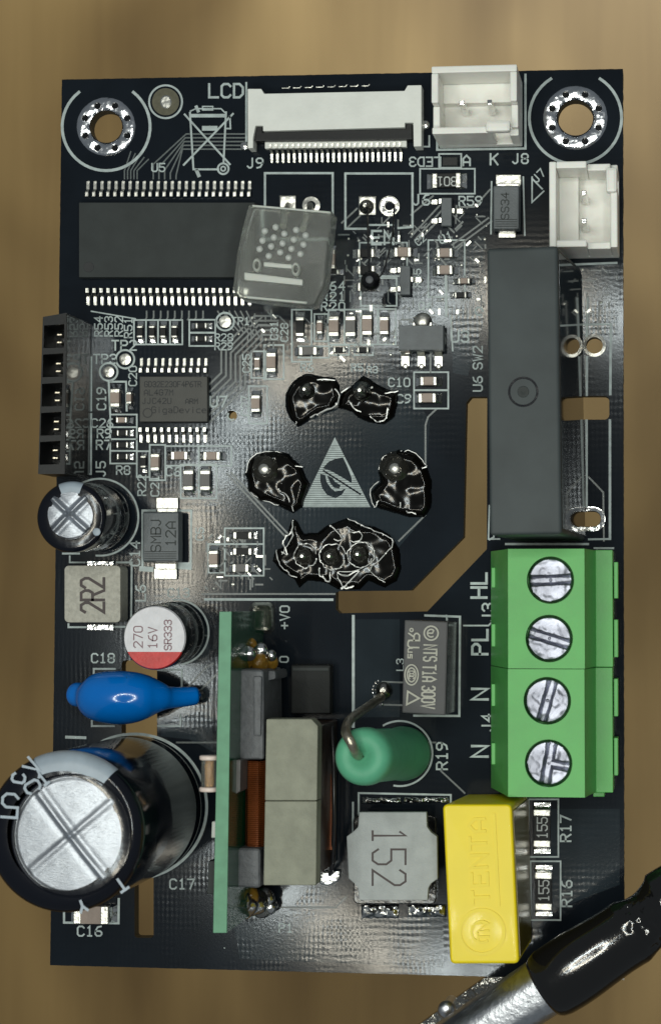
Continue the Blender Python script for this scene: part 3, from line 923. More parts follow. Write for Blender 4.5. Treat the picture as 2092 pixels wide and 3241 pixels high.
for y in (2546, 2695, 2745, 2893):
    m = MB()
    x = 1715 if y < 2700 else 1720
    m.prism(WP([(x - 29, y + 9), (x + 29, y + 9), (x + 29, y - 9), (x - 29, y - 9)], .01), WP([(x - 26, y + 6), (x + 26, y + 6), (x + 26, y - 6), (x - 26, y - 6)], .14))
    m.build("solder_pad", 'solder', board, bevel=.004)

# gull-wing leaded packages -------------------------------------------------


def package(name, x0, y0, x1, y1, h, m='epoxy', label=None, chamfer=1.5, bevel=.004, z0=.12):
    """body whose top face the photograph shows at x0..x1, y0..y1"""
    top = WP([(x0, y1), (x1, y1), (x1, y0), (x0, y0)], h)
    c = sum(top, Vector()) / 4
    e = chamfer * PXC
    mid = [Vector((p.x + math.copysign(e, p.x - c.x), p.y + math.copysign(e, p.y - c.y), (z0 + h) / 20)) for p in top]
    bot = [Vector((p.x, p.y, z0 / 10)) for p in top]
    mb = MB()
    n = 4
    mb.add(bot + mid + top, [(3, 2, 1, 0), (8, 9, 10, 11)] + [(i, (i + 1) % 4, 4 + (i + 1) % 4, 4 + i) for i in range(4)] + [(4 + i, 4 + (i + 1) % 4, 8 + (i + 1) % 4, 8 + i) for i in range(4)])
    return mb.build(name, m, board, bevel=bevel, label=label, origin=(c.x, c.y, 0))


def gull(key, reach, width, hz, m='lead'):
    """lead pointing along +y: shoulder at height hz, foot on the board"""
    def b(mb):
        w = width / 2
        t = .012
        path = [(0, hz), (reach * .28, hz), (reach * .5, t * 1.2), (reach, t)]
        up = [Vector((0, y, z + t / 2)) for y, z in path]
        dn = [Vector((0, y, max(.0005, z - t / 2))) for y, z in path]
        vs = []
        for a in up + dn:
            vs += [a + Vector((-w, 0, 0)), a + Vector((w, 0, 0))]
        n = len(path)
        fs = []
        for i in range(n - 1):
            fs += [(2 * i, 2 * i + 1, 2 * i + 3, 2 * i + 2), (2 * n + 2 * i, 2 * n + 2 * i + 2, 2 * n + 2 * i + 3, 2 * n + 2 * i + 1),
                   (2 * i, 2 * i + 2, 2 * n + 2 * i + 2, 2 * n + 2 * i), (2 * i + 1, 2 * n + 2 * i + 1, 2 * n + 2 * i + 3, 2 * i + 3)]
        fs += [(0, 2 * n, 2 * n + 1, 1), (2 * n - 2, 2 * n - 1, 4 * n - 1, 4 * n - 2)]
        mb.add(vs, fs)
        # solder heel and toe
        mb.ball((0, reach * .98, .001), w * 1.15, .55, 8, 3, half=True)
        return m, 0, True
    return mesh_of(('gull', key), b)


def row(parent, me, pts, rz, name="lead"):
    for x, y in pts:
        put(me, name, parent, W(x, y, 0), rz=rz)


u5 = package("memory_chip", 251, 641, 806, 877, 1.15, 'epoxy', "long blank black memory chip with many leads along two sides", chamfer=2)
m = MB(); m.lathe([(.050, -.002), (.047, .0015), (.02, .0012), (.001, .0011)], (W(282, 845, 1.16).x, W(282, 845, 1.16).y, .1155), 24)
m.build("pin_one_dimple", 'epoxy_dark_mark', u5)
g = gull('u5', 52 * PXC, 9.5 * PXC, .055)
row(u5, g, [(281 + 22.2 * k, 625) for k in range(24)], 0)
row(u5, g, [(282 + 22.15 * k, 915) for k in range(24)], math.pi)
u7 = package("microcontroller", 443, 1192, 656, 1334, 1.0, 'chip_olive', "square black chip with faint printed lettering and ten leads a side")
m = MB()
for s, x, y, hh in (("GD32E230F4P6TR", 548, 1216, 17), ("AL4G7M", 503, 1242, 17), ("JJC42U", 497, 1269, 17), ("ARM", 607, 1270, 15), ("GigaDevice", 567, 1297, 19)):
    text(m, s, x, y, hh, 0, 2.8, 1.01, asp=.82 if len(s) > 12 else 1)
arc(m, 468, 1307, 14, 0, 360, 3, 1.01)
m.build("printed_lettering", 'epoxy_dark_mark', u7)
g = gull('u7', 46 * PXC, 8.5 * PXC, .05)
row(u7, g, [(450 + 22.6 * k, 1180) for k in range(10)], 0)
row(u7, g, [(449 + 22.5 * k, 1355) for k in range(10)], math.pi)
u3 = package("voltage_regulator", 1262, 1030, 1402, 1107, 1.6, 'epoxy_grey', "grey three-legged regulator with a broad tab, letters U3 beside it", chamfer=3)
g = gull('u3', 62 * PXC, 24 * PXC, .07)
row(u3, g, [(1283, 1098), (1334, 1098), (1388, 1098)], math.pi)
m = MB(); m.box(-.085, .085, -.02, .02, .004, .05); m.lathe([(.088, 0), (.080, .035), (.055, .055), (.02, .062), (.001, .063)], (0, .03, .01), 24)
o = m.build("heat_tab", 'tin', None, origin=(0, 0, 0), smooth=True); o.parent = u3; ORG['x'] = 0
o.location = W(1338, 1030, 0) - ORG[u3.name]
for nm, x0, y0, x1, y1, side, lab in (("transistor", 1266, 842, 1297, 932, 1, "small black transistor beside the dark bead"),
                                     ("transistor", 1396, 626, 1428, 714, 1, "small black transistor below the resistor marked 301")):
    t_ = package(nm, x0, y0, x1, y1, 1.0, 'epoxy_grey', lab, chamfer=1.5)
    g = gull('sot', 34 * PXC, 15 * PXC, .05)
    yc = (y0 + y1) / 2
    row(t_, g, [(x1 + 2, yc)], -math.pi / 2)
    row(t_, g, [(x0 + 4, yc - 30), (x0 + 4, yc + 30)], math.pi / 2)

# power diodes
def clip_diode(x0, y0, x1, y1, h, name, lab, txt, tabs, body='epoxy_grey', bar=True):
    d = package(name, x0, y0, x1, y1, h, body, lab, chamfer=4, bevel=.012, z0=.3)
    for (a0, b0, a1, b1, up) in tabs:
        m = MB()
        hz = h * .45
        top = WP([(a0, b1), (a1, b1), (a1, b0), (a0, b0)], hz * .45)
        m.prism([Vector((p.x, p.y, .004)) for p in top], top)
        yy = b1 if up else b0
        q = WP([(a0 + 3, yy + (16 if up else 4)), (a1 - 3, yy + (16 if up else 4)), (a1 - 3, yy - (4 if up else 16)), (a0 + 3, yy - (4 if up else 16))], hz)
        m.prism([Vector((p.x, p.y, .02)) for p in q], q)
        m.build("diode_terminal", 'tin', d, bevel=.008)
    m = MB()
    for s, x, y, hh in txt:
        text(m, s, x, y, hh, 90, hh * .13, h + .01)
    if bar:
        for k in range(4):
            ribbon(m, [(x0 + 6, y1 - 8 - 7 * k), (x1 - 6, y1 - 8 - 7 * k)], 2.2, h + .01)
    m.build("printed_lettering", 'epoxy', d)
    return d


clip_diode(453, 1622, 565, 1775, 2.2, "suppressor_diode", "grey rectangular diode marked SMBJ 12A with bright end tabs", (("SMBJ", 494, 1694, 30), ("12A", 541, 1690, 30)),
           ((494, 1574, 564, 1612, True), (487, 1798, 560, 1834, False)))
clip_diode(1561, 588, 1641, 724, 1.9, "rectifier_diode", "grey diode marked SS34 between the relay and the right white connector", (("SS34", 1597, 652, 24),),
           ((1568, 552, 1648, 584, True), (1576, 732, 1632, 752, False)))
led = package("small_led", 1400, 497, 1447, 522, .6, 'black_top', "tiny dark unlit indicator in a frame above resistor 301", z0=.02)

# power inductors -----------------------------------------------------------
def extrude_px(poly, h, m, name, parent, label=None, bevel=.01, z0=0.0, base=None, seg=2):
    """upright block whose top outline is seen at pixel polygon poly"""
    top = WP(poly, h)
    bot = [Vector((p.x, p.y, z0 / 10)) for p in top] if base is None else WP(base, z0)
    mb = MB()
    mb.prism(bot, top)
    c = sum(bot, Vector()) / len(bot)
    return mb.build(name, m, parent, bevel=bevel, label=label, origin=(c.x, c.y, z0 / 10), seg=seg)


l6 = extrude_px(rrect(205, 1790, 382, 1970, 14), 2.9, 'ferrite', "power_inductor", board, "pale grey square inductor marked 2R2 near the board's left edge", bevel=.008, z0=.1)
m = MB(); text(m, "2R2", 294, 1884, 72, 90, 9, 2.92, adv=5.2, asp=.62); m.build("printed_lettering", 'ink_dark', l6)
for y0, y1 in ((1975, 1996), (1774, 1792)):
    extrude_px([(275, y1), (360, y1), (360, y0), (275, y0)], .5, 'solder', "inductor_terminal", l6, bevel=.01, z0=.01)
oct_ = [(300, 375), (768, 375), (772, 478), (800, 515), (842, 545), (846, 840), (800, 872), (782, 905), (775, 990), (302, 990), (292, 905), (262, 868), (226, 838), (212, 545), (262, 508), (292, 478)]
oct_ = [(1000 + x / 2.2, 2400 + y / 2.2) for x, y in oct_]
cx_, cy_ = 1240, 2712
l2 = extrude_px(oct_[::-1], 4.2, 'ferrite_cool', "shielded_inductor", board, "pale grey cross-cornered inductor marked 152 beside the yellow capacitor", bevel=.010, z0=3.3)
ins = [(cx_ + (x - cx_) * .93, cy_ + (y - cy_) * .96) for x, y in oct_]
extrude_px(ins[::-1], 3.3, 'epoxy', "winding_core", l2, bevel=.01, z0=.7)
extrude_px(rrect(1118, 2582, 1380, 2862, 18), .7, 'black_plastic', "inductor_base", l2, bevel=.01, z0=.02)
for s, yc in (("1", 2645), ("5", 2712), ("2", 2778)):
    m = MB()
    text(m, s, 1231, yc, 104, -90, 6.5, 4.22, asp=.68)
    m.build("printed_digit", 'ink_dark', l2)
for (x0, y0, x1, y1) in ((1143, 2862, 1262, 2906), (1290, 2862, 1412, 2902), (1145, 2523, 1270, 2544), (1278, 2523, 1420, 2542)):
    m = MB()
    n1, n2 = 22, 8
    vs = []
    for j in range(n2 + 1):
        for i in range(n1 + 1):
            u, v = i / n1, j / n2
            e = min(1, 5 * min(u, 1 - u, v * .7, (1 - v) * .7)) ** .5
            z = .02 + .75 * e * (.35 + .8 * noise.noise(Vector((i * .42 + x0, j * .5 + y0, 3))) + .35)
            vs.append(W(x0 + (x1 - x0) * u + 3 * noise.noise(Vector((x0, j, 1))), y0 + (y1 - y0) * v + 4 * noise.noise(Vector((i * .6, y0, 2))), max(.02, z)))
    m.add(vs, [(j * (n1 + 1) + i, j * (n1 + 1) + i + 1, (j + 1) * (n1 + 1) + i + 1, (j + 1) * (n1 + 1) + i) for j in range(n2) for i in range(n1)])
    m.build("solder_joint", 'solder', l2, smooth=True, angle=70)

# ================================================================== flux-covered solder joints
def blob(poly, hmax, seed=0, step=2.5, edge=26, rough=.16, mtl='flux', name="flux_pool", freq=.02):
    xs = [p[0] for p in poly]; ys = [p[1] for p in poly]
    x0, x1, y0, y1 = min(xs), max(xs), min(ys), max(ys)
    P = [Vector(p) for p in poly]

    def dist(q):
        d = 1e9
        for i in range(len(P)):
            a, b = P[i - 1], P[i]
            ab = b - a
            t = max(0, min(1, (q - a).dot(ab) / max(1e-9, ab.length_squared)))
            d = min(d, (q - a - ab * t).length)
        return d
    nx, ny = int((x1 - x0) / step) + 3, int((y1 - y0) / step) + 3
    idx, vs = {}, []
    for j in range(ny):
        for i in range(nx):
            x, y = x0 + (i - 1) * step, y0 + (j - 1) * step
            q = Vector((x, y))
            wv = 3 * noise.noise(Vector((x * .03, y * .03, seed)))
            d = dist(q) * (1 if in_poly(x, y, poly) else -1) + wv
            if d < -step * .8:
                continue
            e = min(1, max(0, d) / edge)
            n1 = noise.noise(Vector((x * freq, y * freq, seed + 5)))
            n2 = noise.noise(Vector((x * freq * 3, y * freq * 3, seed + 9)))
            z = hmax * (e * (2 - e)) ** .6 * (1 - rough * .5 + rough * n1 )
            if d <= 0:
                z = 0.0
            idx[(i, j)] = len(vs)
            vs.append(W(x, y, max(.012, z) if d > 0 else .012))
    fs = []
    for (i, j) in idx:
        k = [(i, j), (i + 1, j), (i + 1, j + 1), (i, j + 1)]
        if all(t in idx for t in k):
            fs.append(tuple(idx[t] for t in k))
    mb = MB()
    mb.add(vs, fs)
    return mb.build(name, mtl, board, smooth=True, angle=85)


def zpts(s, ox, oy, k):
    return [(ox + a / k, oy + b / k) for a, b in s]


fx1 = blob(zpts([(545, 478), (470, 525), (418, 610), (420, 700), (455, 780), (500, 825), (560, 790), (640, 735), (720, 715), (775, 640), (770, 560), (740, 505), (640, 492)], 700, 950, 2.053), 1.0, 1)
fx2 = blob(zpts([(925, 488), (860, 545), (785, 600), (760, 700), (850, 725), (890, 760), (960, 795), (1060, 808), (1125, 760), (1145, 690), (1150, 600), (1060, 575), (990, 530)], 700, 950, 2.053), .9, 2)
fx3 = blob(zpts([(440, 155), (370, 200), (340, 280), (360, 390), (430, 450), (540, 480), (630, 530), (690, 490), (730, 350), (680, 240), (600, 165), (520, 145)], 600, 1350, 1.925), .9, 3)
fx4 = blob(zpts([(1270, 140), (1180, 180), (1150, 280), (1160, 340), (1100, 400), (1130, 490), (1230, 520), (1330, 550), (1430, 550), (1470, 490), (1475, 330), (1440, 240), (1380, 165)], 600, 1350, 1.925), .9, 4)
fx5 = blob(zpts([(630, 560), (600, 640), (610, 720), (530, 750), (505, 820), (560, 880), (640, 930), (670, 985), (720, 940), (840, 950), (900, 990), (1040, 990), (1090, 940), (1190, 985), (1260, 940), (1290, 860), (1275, 740),
                 (1220, 660), (1130, 610), (1040, 600), (960, 560), (840, 600), (780, 650), (700, 650), (660, 580)], 600, 1350, 1.925), .7, 5, rough=.14, freq=.022)


def joint(cx, cy, r, h, par, m='solder', pin=True, lab=None):
    c = W(cx, cy, 0)
    mb = MB()
    rr = r * PXC
    mb.lathe([(rr, 0), (rr * .93, h * .02), (rr * .72, h * .05), (rr * .5, h * .075), (rr * .36, h * .09), (.001, h * .095)], (c.x, c.y, .005), 24)
    o = mb.build("solder_joint", m, par, smooth=True, angle=80, label=lab)
    if pin:
        mb = MB()
        mb.lathe([(rr * .3, h * .06), (rr * .28, h * .115), (rr * .12, h * .125)], (c.x, c.y, .005), 12)
        q = mb.build("clipped_pin", 'lead', None, smooth=True)
        q.parent = par
        q.location = ORG[q.name] - ORG[par.name]
    return o


M['dull_solder'] = mat("dull_solder", (0.38, 0.37, 0.34), 0.22, 1.0, bump=[(12, .03, 3)])
M['dark_solder'] = mat("flux_coated_solder", (0.06, 0.058, 0.05), 0.13, .6, bump=[(9, .04, 3)], coat=.5)
joint(977, 1240, 35, 2.0, fx1, 'dull_solder'); joint(1150, 1243, 40, 2.0, fx2, 'dull_solder')
joint(846, 1488, 60, 1.5, fx3, 'dark_solder'); joint(1256, 1486, 60, 1.5, fx4, 'dark_solder')
for x in (968, 1052, 1141):
    joint(x, 1762 - (x > 1100) * 6, 37, 1.7, fx5, 'dark_solder')


def catmull(pts, n=5):
    out = []
    for i in range(len(pts) - 1):
        p0, p1, p2, p3 = pts[max(i - 1, 0)], pts[i], pts[i + 1], pts[min(i + 2, len(pts) - 1)]
        for k in range(n):
            t = k / n
            out.append(tuple(.5 * ((2 * b) + (-a + c) * t + (2 * a - 5 * b + 4 * c - d) * t * t + (-a + 3 * b - 3 * c + d) * t ** 3) for a, b, c, d in zip(p0, p1, p2, p3)))
    out.append(tuple(pts[-1]))
    return out


def bead_line(pts, par, r0=3.2, m='beads', z=.9, jit=5):
    """thin wandering line of bright solder with a few beads, left on the flux"""
    mb = MB()
    path, rad = [], []
    if len(pts) > 2:
        pts = catmull(pts)
    for i in range(len(pts) - 1):
        a, b = Vector(pts[i]), Vector(pts[i + 1])
        n = max(1, int((b - a).length / 7))
        for k in range(n + (i == len(pts) - 2)):
            p = a + (b - a) * k / n
            w_ = 2.6 * jit / 5
            p += Vector((noise.noise(Vector((p.x * .07, p.y * .07, 1))), noise.noise(Vector((p.x * .07, p.y * .07, 7))))) * w_ * 2.2
            path.append(W(p.x, p.y, z * (.85 + .25 * noise.noise(Vector((p.x * .05, p.y * .05, 3))))))
            rad.append(r0 * PXC * (.42 + .75 * abs(noise.noise(Vector((p.x * .11, p.y * .11, 5))))))
    mb.tube(path, rad, 7)
    for q in path[::3]:
        if random.random() < .30:
            mb.ball(q + Vector((random.uniform(-1, 1), random.uniform(-1, 1), 0)) * .008, r0 * PXC * random.uniform(.5, 1.1), .8, 8, 4)
    return mb.build("solder_beads", m, par, smooth=True, kind='stuff')


def z5(s):
    return zpts(s, 600, 1350, 1.925)


bead_line(z5([(530, 750), (545, 830), (600, 890), (650, 920)]), fx5)
for cx_r, cy_r, rx, ry in ((707, 787, 70, 74), (872, 792, 82, 80), (1040, 785, 78, 76)):
    bead_line(z5([(cx_r + rx * math.cos(t), cy_r + ry * math.sin(t)) for t in [2 * math.pi * i / 12 + .3 for i in range(12)]]), fx5, 3.0)
bead_line(z5([(560, 760), (600, 780), (570, 700), (620, 640)]), fx5, 4.0)
bead_line(z5([(900, 890), (960, 905), (1030, 880), (960, 960), (930, 985), (1000, 975)]), fx5, 5.0)
bead_line(z5([(780, 870), (800, 910), (850, 940), (860, 890)]), fx5, 4.0)
bead_line(z5([(860, 600), (900, 640), (930, 690), (880, 690)]), fx5, 3.2)
bead_line(z5([(960, 650), (1030, 640), (1050, 680), (1010, 700)]), fx5, 3.0)
bead_line(z5([(980, 700), (1100, 720), (1120, 820), (1000, 880), (900, 890), (940, 980)]), fx5, 2.6)
bead_line(z5([(960, 560), (1140, 640), (1240, 700), (1170, 800), (1100, 880), (1190, 950)]), fx5)
bead_line(z5([(630, 580), (620, 680), (560, 780)]), fx5)
bead_line(z5([(345, 280), (380, 190), (480, 150), (600, 170)]), fx3, 2.2, z=.3)
bead_line(z5([(560, 350), (600, 250), (690, 245)]), fx3, 3.0, z=.8, jit=1)
bead_line(z5([(540, 380), (600, 430), (635, 520)]), fx3, 3.0)
bead_line(z5([(370, 400), (450, 450), (560, 480), (630, 520)]), fx3, 3.2, z=.3)
bead_line(z5([(1155, 260), (1190, 180), (1350, 150), (1440, 240)]), fx4, 2.6, z=.3)
bead_line(z5([(1310, 360), (1330, 290), (1440, 245)]), fx4, 4.0, z=.8, jit=1)
bead_line(z5([(1150, 330), (1100, 400), (1130, 490), (1180, 400), (1260, 450), (1300, 380)]), fx4, 3.4, z=.8)
bead_line(z5([(1280, 460), (1300, 510), (1380, 530)]), fx4, 4.2, z=.8)


def z6(s):
    return zpts(s, 700, 950, 2.053)


bead_line(z6([(460, 580), (440, 660), (480, 720), (490, 800)]), fx1, 3.6, z=.7, jit=2)
bead_line(z6([(580, 540), (640, 515), (740, 520)]), fx1, 4.2, z=.8, jit=1)
bead_line(z6([(640, 600), (700, 570), (760, 600), (750, 680), (640, 730), (580, 760)]), fx1, 4.2, z=.9)
bead_line(z6([(780, 600), (840, 560)]), fx2, 5, z=.8, jit=1)
bead_line(z6([(980, 560), (1010, 610), (1150, 590)]), fx2, 4.4, z=.8, jit=2)
bead_line(z6([(830, 650), (870, 710), (950, 740), (1000, 780), (1060, 780), (1080, 700)]), fx2, 4.0, z=.9)

# ================================================================== flat-cable connector J9
def X2(s):
    return zpts(s, 750, 150, 2.2)


fpc = extrude_px(X2([(75, 288), (170, 288), (190, 322), (1165, 302), (1187, 264), (1283, 262), (1283, 688), (1229, 690), (1226, 524), (1168, 524), (1168, 556), (182, 582), (182, 545), (130, 545), (113, 630), (113, 700), (76, 702)])[::-1],
                 1.9, 'ivory', "flat_cable_connector", board, "long ivory flat cable connector along the top edge", bevel=.006, z0=.05)
extrude_px(X2([(132, 552), (176, 552), (178, 590), (1172, 563), (1174, 530), (1220, 530), (1220, 640), (122, 652)])[::-1], 1.35, 'black_top', "locking_lever", fpc, bevel=.008, z0=.1)
extrude_px(X2([(195, 657), (1180, 645), (1180, 692), (195, 704)])[::-1], .7, 'ivory', "contact_ledge", fpc, bevel=.005, z0=.05)
g = gull('fpc', 56 * PXC, 7.5 * PXC, .085)
row(fpc, g, [(862 + 17.7 * k, 461 - .22 * k) for k in range(24)], math.pi, "contact")
for x, y in ((775, 462), (1345, 395)):
    m = MB(); c = W(x, y, .1)
    m.ball((c.x, c.y, .005), .045, .5, 12, 5, half=True)
    m.build("solder_anchor", 'solder', fpc, smooth=True)
m = MB()
for k in range(8):
    x = 905 + 36 * k
    ribbon(m, [(x - 12, 279 - k), (x + 8, 279 - k), (x + 12, 274 - k)], 2.5, .06)
m.build("locating_tail", 'lead', fpc, kind='stuff')

# ================================================================== white two-pin sockets
def px_local(base_c, z):
    pass


def wire_socket(cx, cy, rz, label):
    """open-topped white housing, 7.4 x 5.75 x 7 mm; origin at board level, local -y is the latch side"""
    o0 = W(cx, cy, 0)
    L_, W_, H_, t = .765, .60, .70, .062

    def loc(mb):
        return mb
    mb = MB()
    mb.box(-L_ / 2, L_ / 2, -W_ / 2, W_ / 2, .01, .12)                     # floor
    b = mb.build("wire_socket", 'white', None, bevel=.012, origin=(0, 0, 0))
    b.parent = board
    b.location = o0 - ORG[board.name]
    b.rotation_euler = (0, 0, rz)
    b['label'] = label
    ORG[b.name] = Vector()

    def part(nm, mm, bx, bev=.012):
        m_ = MB()
        for q in bx:
            m_.box(*q)
        o = m_.build(nm, mm, None, bevel=bev, origin=(0, 0, 0))
        o.parent = b
        return o
    part("back_wall", 'white', [(-L_ / 2, L_ / 2, W_ / 2 - t, W_ / 2, .121, H_)])
    part("side_wall", 'white', [(-L_ / 2, -L_ / 2 + t, -.03, W_ / 2 - t - .001, .121, H_)])
    part("side_wall", 'white', [(L_ / 2 - t, L_ / 2, -.03, W_ / 2 - t - .001, .121, H_)])
    part("side_wall", 'white', [(-L_ / 2, -L_ / 2 + t, -W_ / 2 + t, -.031, .121, H_ - .14)])
    part("side_wall", 'white', [(L_ / 2 - t, L_ / 2, -W_ / 2 + t, -.031, .121, H_ - .14)])
    part("front_wall", 'white', [(-L_ / 2, .16, -W_ / 2, -W_ / 2 + t - .001, .121, H_ - .06)])
    part("front_wall", 'white', [(.30, L_ / 2, -W_ / 2, -W_ / 2 + t - .001, .121, H_ - .2)])
    part("latch_rib", 'white', [(.10, L_ / 2 - .06, -W_ / 2 + .0, -W_ / 2 + .10, H_ - .12, H_ + .0)], .03)
    part("inner_step", 'white', [(-L_ / 2 + t, L_ / 2 - t, .06, W_ / 2 - t - .001, .121, .26)], .006)
    for sx in (-.125, .125):
        m_ = MB()
        m_.prism([(sx - .032, -.032 - .0, .13), (sx + .032, -.032, .13), (sx + .032, .032, .13), (sx - .032, .032, .13)],
                 [(sx - .022, -.022, .55), (sx + .022, -.022, .55), (sx + .022, .022, .55), (sx - .022, .022, .55)])
        o = m_.build("pin", 'solder', None, bevel=.008, origin=(0, 0, 0))
        o.parent = b
    return b


wire_socket(1522, 366, math.radians(0), "white two-pin socket on the top edge between the ribbon connector and mounting ring")
wire_socket(1855, 688, math.radians(90), "white two-pin socket below the right mounting ring, pins stacked vertically")

# ================================================================== relay
RZ = 17.0
rel_top = [(1540, 786), (1764, 778), (1777, 1690), (1549, 1694)]
rel_base = [(1620, 855), (1838, 850), (1850, 1712), (1634, 1714)]
top = WP(rel_top[::-1], RZ)
bot = WP(rel_base[::-1], .3)
mb = MB(); mb.prism(bot, top)
rel = mb.build("relay", 'relay', board, bevel=.035, seg=4, smooth=True, label="tall dark grey relay with a small ringed dimple on top", origin=sum(bot, Vector()) / 4)
# polished flank that mirrors the board
c_top = sum(top, Vector()) / 4
bt = [Vector(p) for p in bot]
def lerp(a, b, t):
    return a + (b - a) * t
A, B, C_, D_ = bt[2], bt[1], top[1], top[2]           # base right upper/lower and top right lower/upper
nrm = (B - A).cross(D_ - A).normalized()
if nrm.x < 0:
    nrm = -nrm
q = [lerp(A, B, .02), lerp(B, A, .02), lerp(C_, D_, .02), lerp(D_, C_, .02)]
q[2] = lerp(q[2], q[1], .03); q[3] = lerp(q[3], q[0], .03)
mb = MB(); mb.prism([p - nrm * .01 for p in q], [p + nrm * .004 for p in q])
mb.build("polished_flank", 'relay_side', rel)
m = MB()
c = W(1655, 1240, RZ)
m.lathe([(.128, -.001), (.126, .003), (.112, .003), (.108, -.001)], (c.x, c.y, c.z), 40, caps=False)
m.build("dimple_ring", 'sleeve', rel, smooth=True)
m = MB(); m.lathe([(.05, -.001), (.045, .004), (.018, .004), (.012, .001)], (c.x, c.y, c.z), 24)
m.build("dimple_centre", 'epoxy', rel, smooth=True)

# ================================================================== female header J5
H5 = 8.3
o5 = [(137, 1003), (211, 990), (206, 1500), (122, 1500)]
ob = XY(o5[::-1], H5)
ys_ = [1036, 1128, 1221, 1313, 1405]
sock = []
for i, y in enumerate(ys_):
    x0 = 145 - i * 3.2
    sock.append([(x0 - 4, y - 6), (x0 + 60, y - 10), (x0 + 59, y + 64), (x0 - 6, y + 66)])
mb = MB()
holes_mesh(mb, ob, [XY(s, H5) for s in sock], .40, H5 / 10)
hd = mb.build("pin_header_socket", 'black_top', board, label="tall black five-way socket overhanging the left edge", bevel=.004)
mb = MB()
mb.prism([Vector((x, y, .01)) for x, y in ob], [Vector((x, y, .399)) for x, y in ob])
mb.build("header_base", 'black_plastic', hd)
# polished flank
P1, P2 = W(211, 990, H5), W(206, 1500, H5)
n_ = Vector((1, 0, 0))
mb = MB()
mb.prism([Vector((P1.x - .01, P1.y - .02, .02)), Vector((P1.x + .005, P1.y - .02, .02)), Vector((P1.x + .005, P1.y - .02, H5 / 10 - .02)), Vector((P1.x - .01, P1.y - .02, H5 / 10 - .02))],
         [Vector((P2.x - .01, P2.y + .02, .02)), Vector((P2.x + .005, P2.y + .02, .02)), Vector((P2.x + .005, P2.y + .02, H5 / 10 - .02)), Vector((P2.x - .01, P2.y + .02, H5 / 10 - .02))])
mb.build("polished_flank", 'relay_side', hd)
for s in sock:
    c = sum((W(x, y, H5) for x, y in s), Vector()) / 4
    for sg in (-1, 1):
        m = MB(); m.box(c.x - .022, c.x + .022, c.y + sg * .035 - .006, c.y + sg * .035 + .006, .4, .66)
        m.build("socket_contact", 'wire', hd)

# ================================================================== electrolytic capacitors
def can(cx, cy, r, h, label, rim, vent_r, sleeve='sleeve', name="electrolytic_capacitor", tilt=None, top_px=None):
    """upright can: r, h in cm; rim = width of the sleeve shoulder"""
    b = W(cx, cy, 0)
    t = W(top_px[0], top_px[1], h * 10)
    ax = (t - Vector((b.x, b.y, 0)))
    mtx = Matrix(((1, 0, ax.x / ax.z), (0, 1, ax.y / ax.z), (0, 0, 1)))
    c = (b.x, b.y, 0)
    mb = MB()
    prof = [(r * .93, .03), (r * .985, .06), (r, .12), (r, .20), (r * .955, .25), (r * .955, .29), (r, .34), (r, h - rim * .9), (r * .985, h - rim * .45), (r - rim * .35, h - rim * .1), (r - rim * .8, h), (vent_r, h)]
    mb.lathe(prof, c, 96, caps=False, mtx=mtx)
    body = mb.build(name, sleeve, board, smooth=True, label=label, origin=(b.x, b.y, 0), angle=60)
    return body, mtx, Vector(c)


def vent(body, mtx, c, r, h, a0, m='alu', groove=.03, arms=2, depth=.018, bead=.5):
    """scored aluminium lid: raised ribs along the score lines"""
    n, k = 144, 40
    vs, fs = [], []
    vs.append(mtx @ Vector((0, 0, h - .01)) + c)
    for j in range(1, k + 1):
        rr = r * j / k
        for i in range(n):
            a = 2 * math.pi * i / n
            x, y = rr * math.cos(a), rr * math.sin(a)
            z = -.012 + .03 * (1 - (rr / r) ** 2)
            for q in range(arms):
                t = a0[q]
                dd = abs(-x * math.sin(t) + y * math.cos(t))
                al = rr
                if al < r * .93:
                    w = groove
                    g = math.exp(-(dd / w) ** 2) - .35 * math.exp(-((dd - 2.0 * w) / w) ** 2)
                    z += g * depth * (1 if q == 0 else bead)
            if rr > r * .96:
                z -= .01
            vs.append(mtx @ Vector((x, y, h + z)) + c)
    for i in range(n):
        fs.append((0, 1 + i, 1 + (i + 1) % n))
    for j in range(k - 1):
        for i in range(n):
            a, b = 1 + j * n + i, 1 + j * n + (i + 1) % n
            fs.append((a, a + n, b + n, b))
    mb = MB(); mb.add(vs, fs)
    return mb.build("vent_lid", m, body, smooth=True, angle=80)


big, bm_, bc = can(426, 2552, .655, 2.42, "largest capacitor, black sleeve with silver cross-scored lid at lower left", .13, .465, top_px=(200, 2636))
vent(big, bm_, bc + Vector((.07, -.02, 0)), .475, 2.425, (math.radians(-51), math.radians(40)), groove=.024, depth=.022, bead=.6)
# bright curled rim of the can and grey stripe on the shoulder
m = MB()
m.lathe([(.478, 2.405), (.487, 2.43), (.497, 2.428), (.505, 2.412)], bc + Vector((.07, -.02, 0)), 96, caps=False, mtx=bm_)
m.build("can_rim", 'sleeve', big, smooth=True)


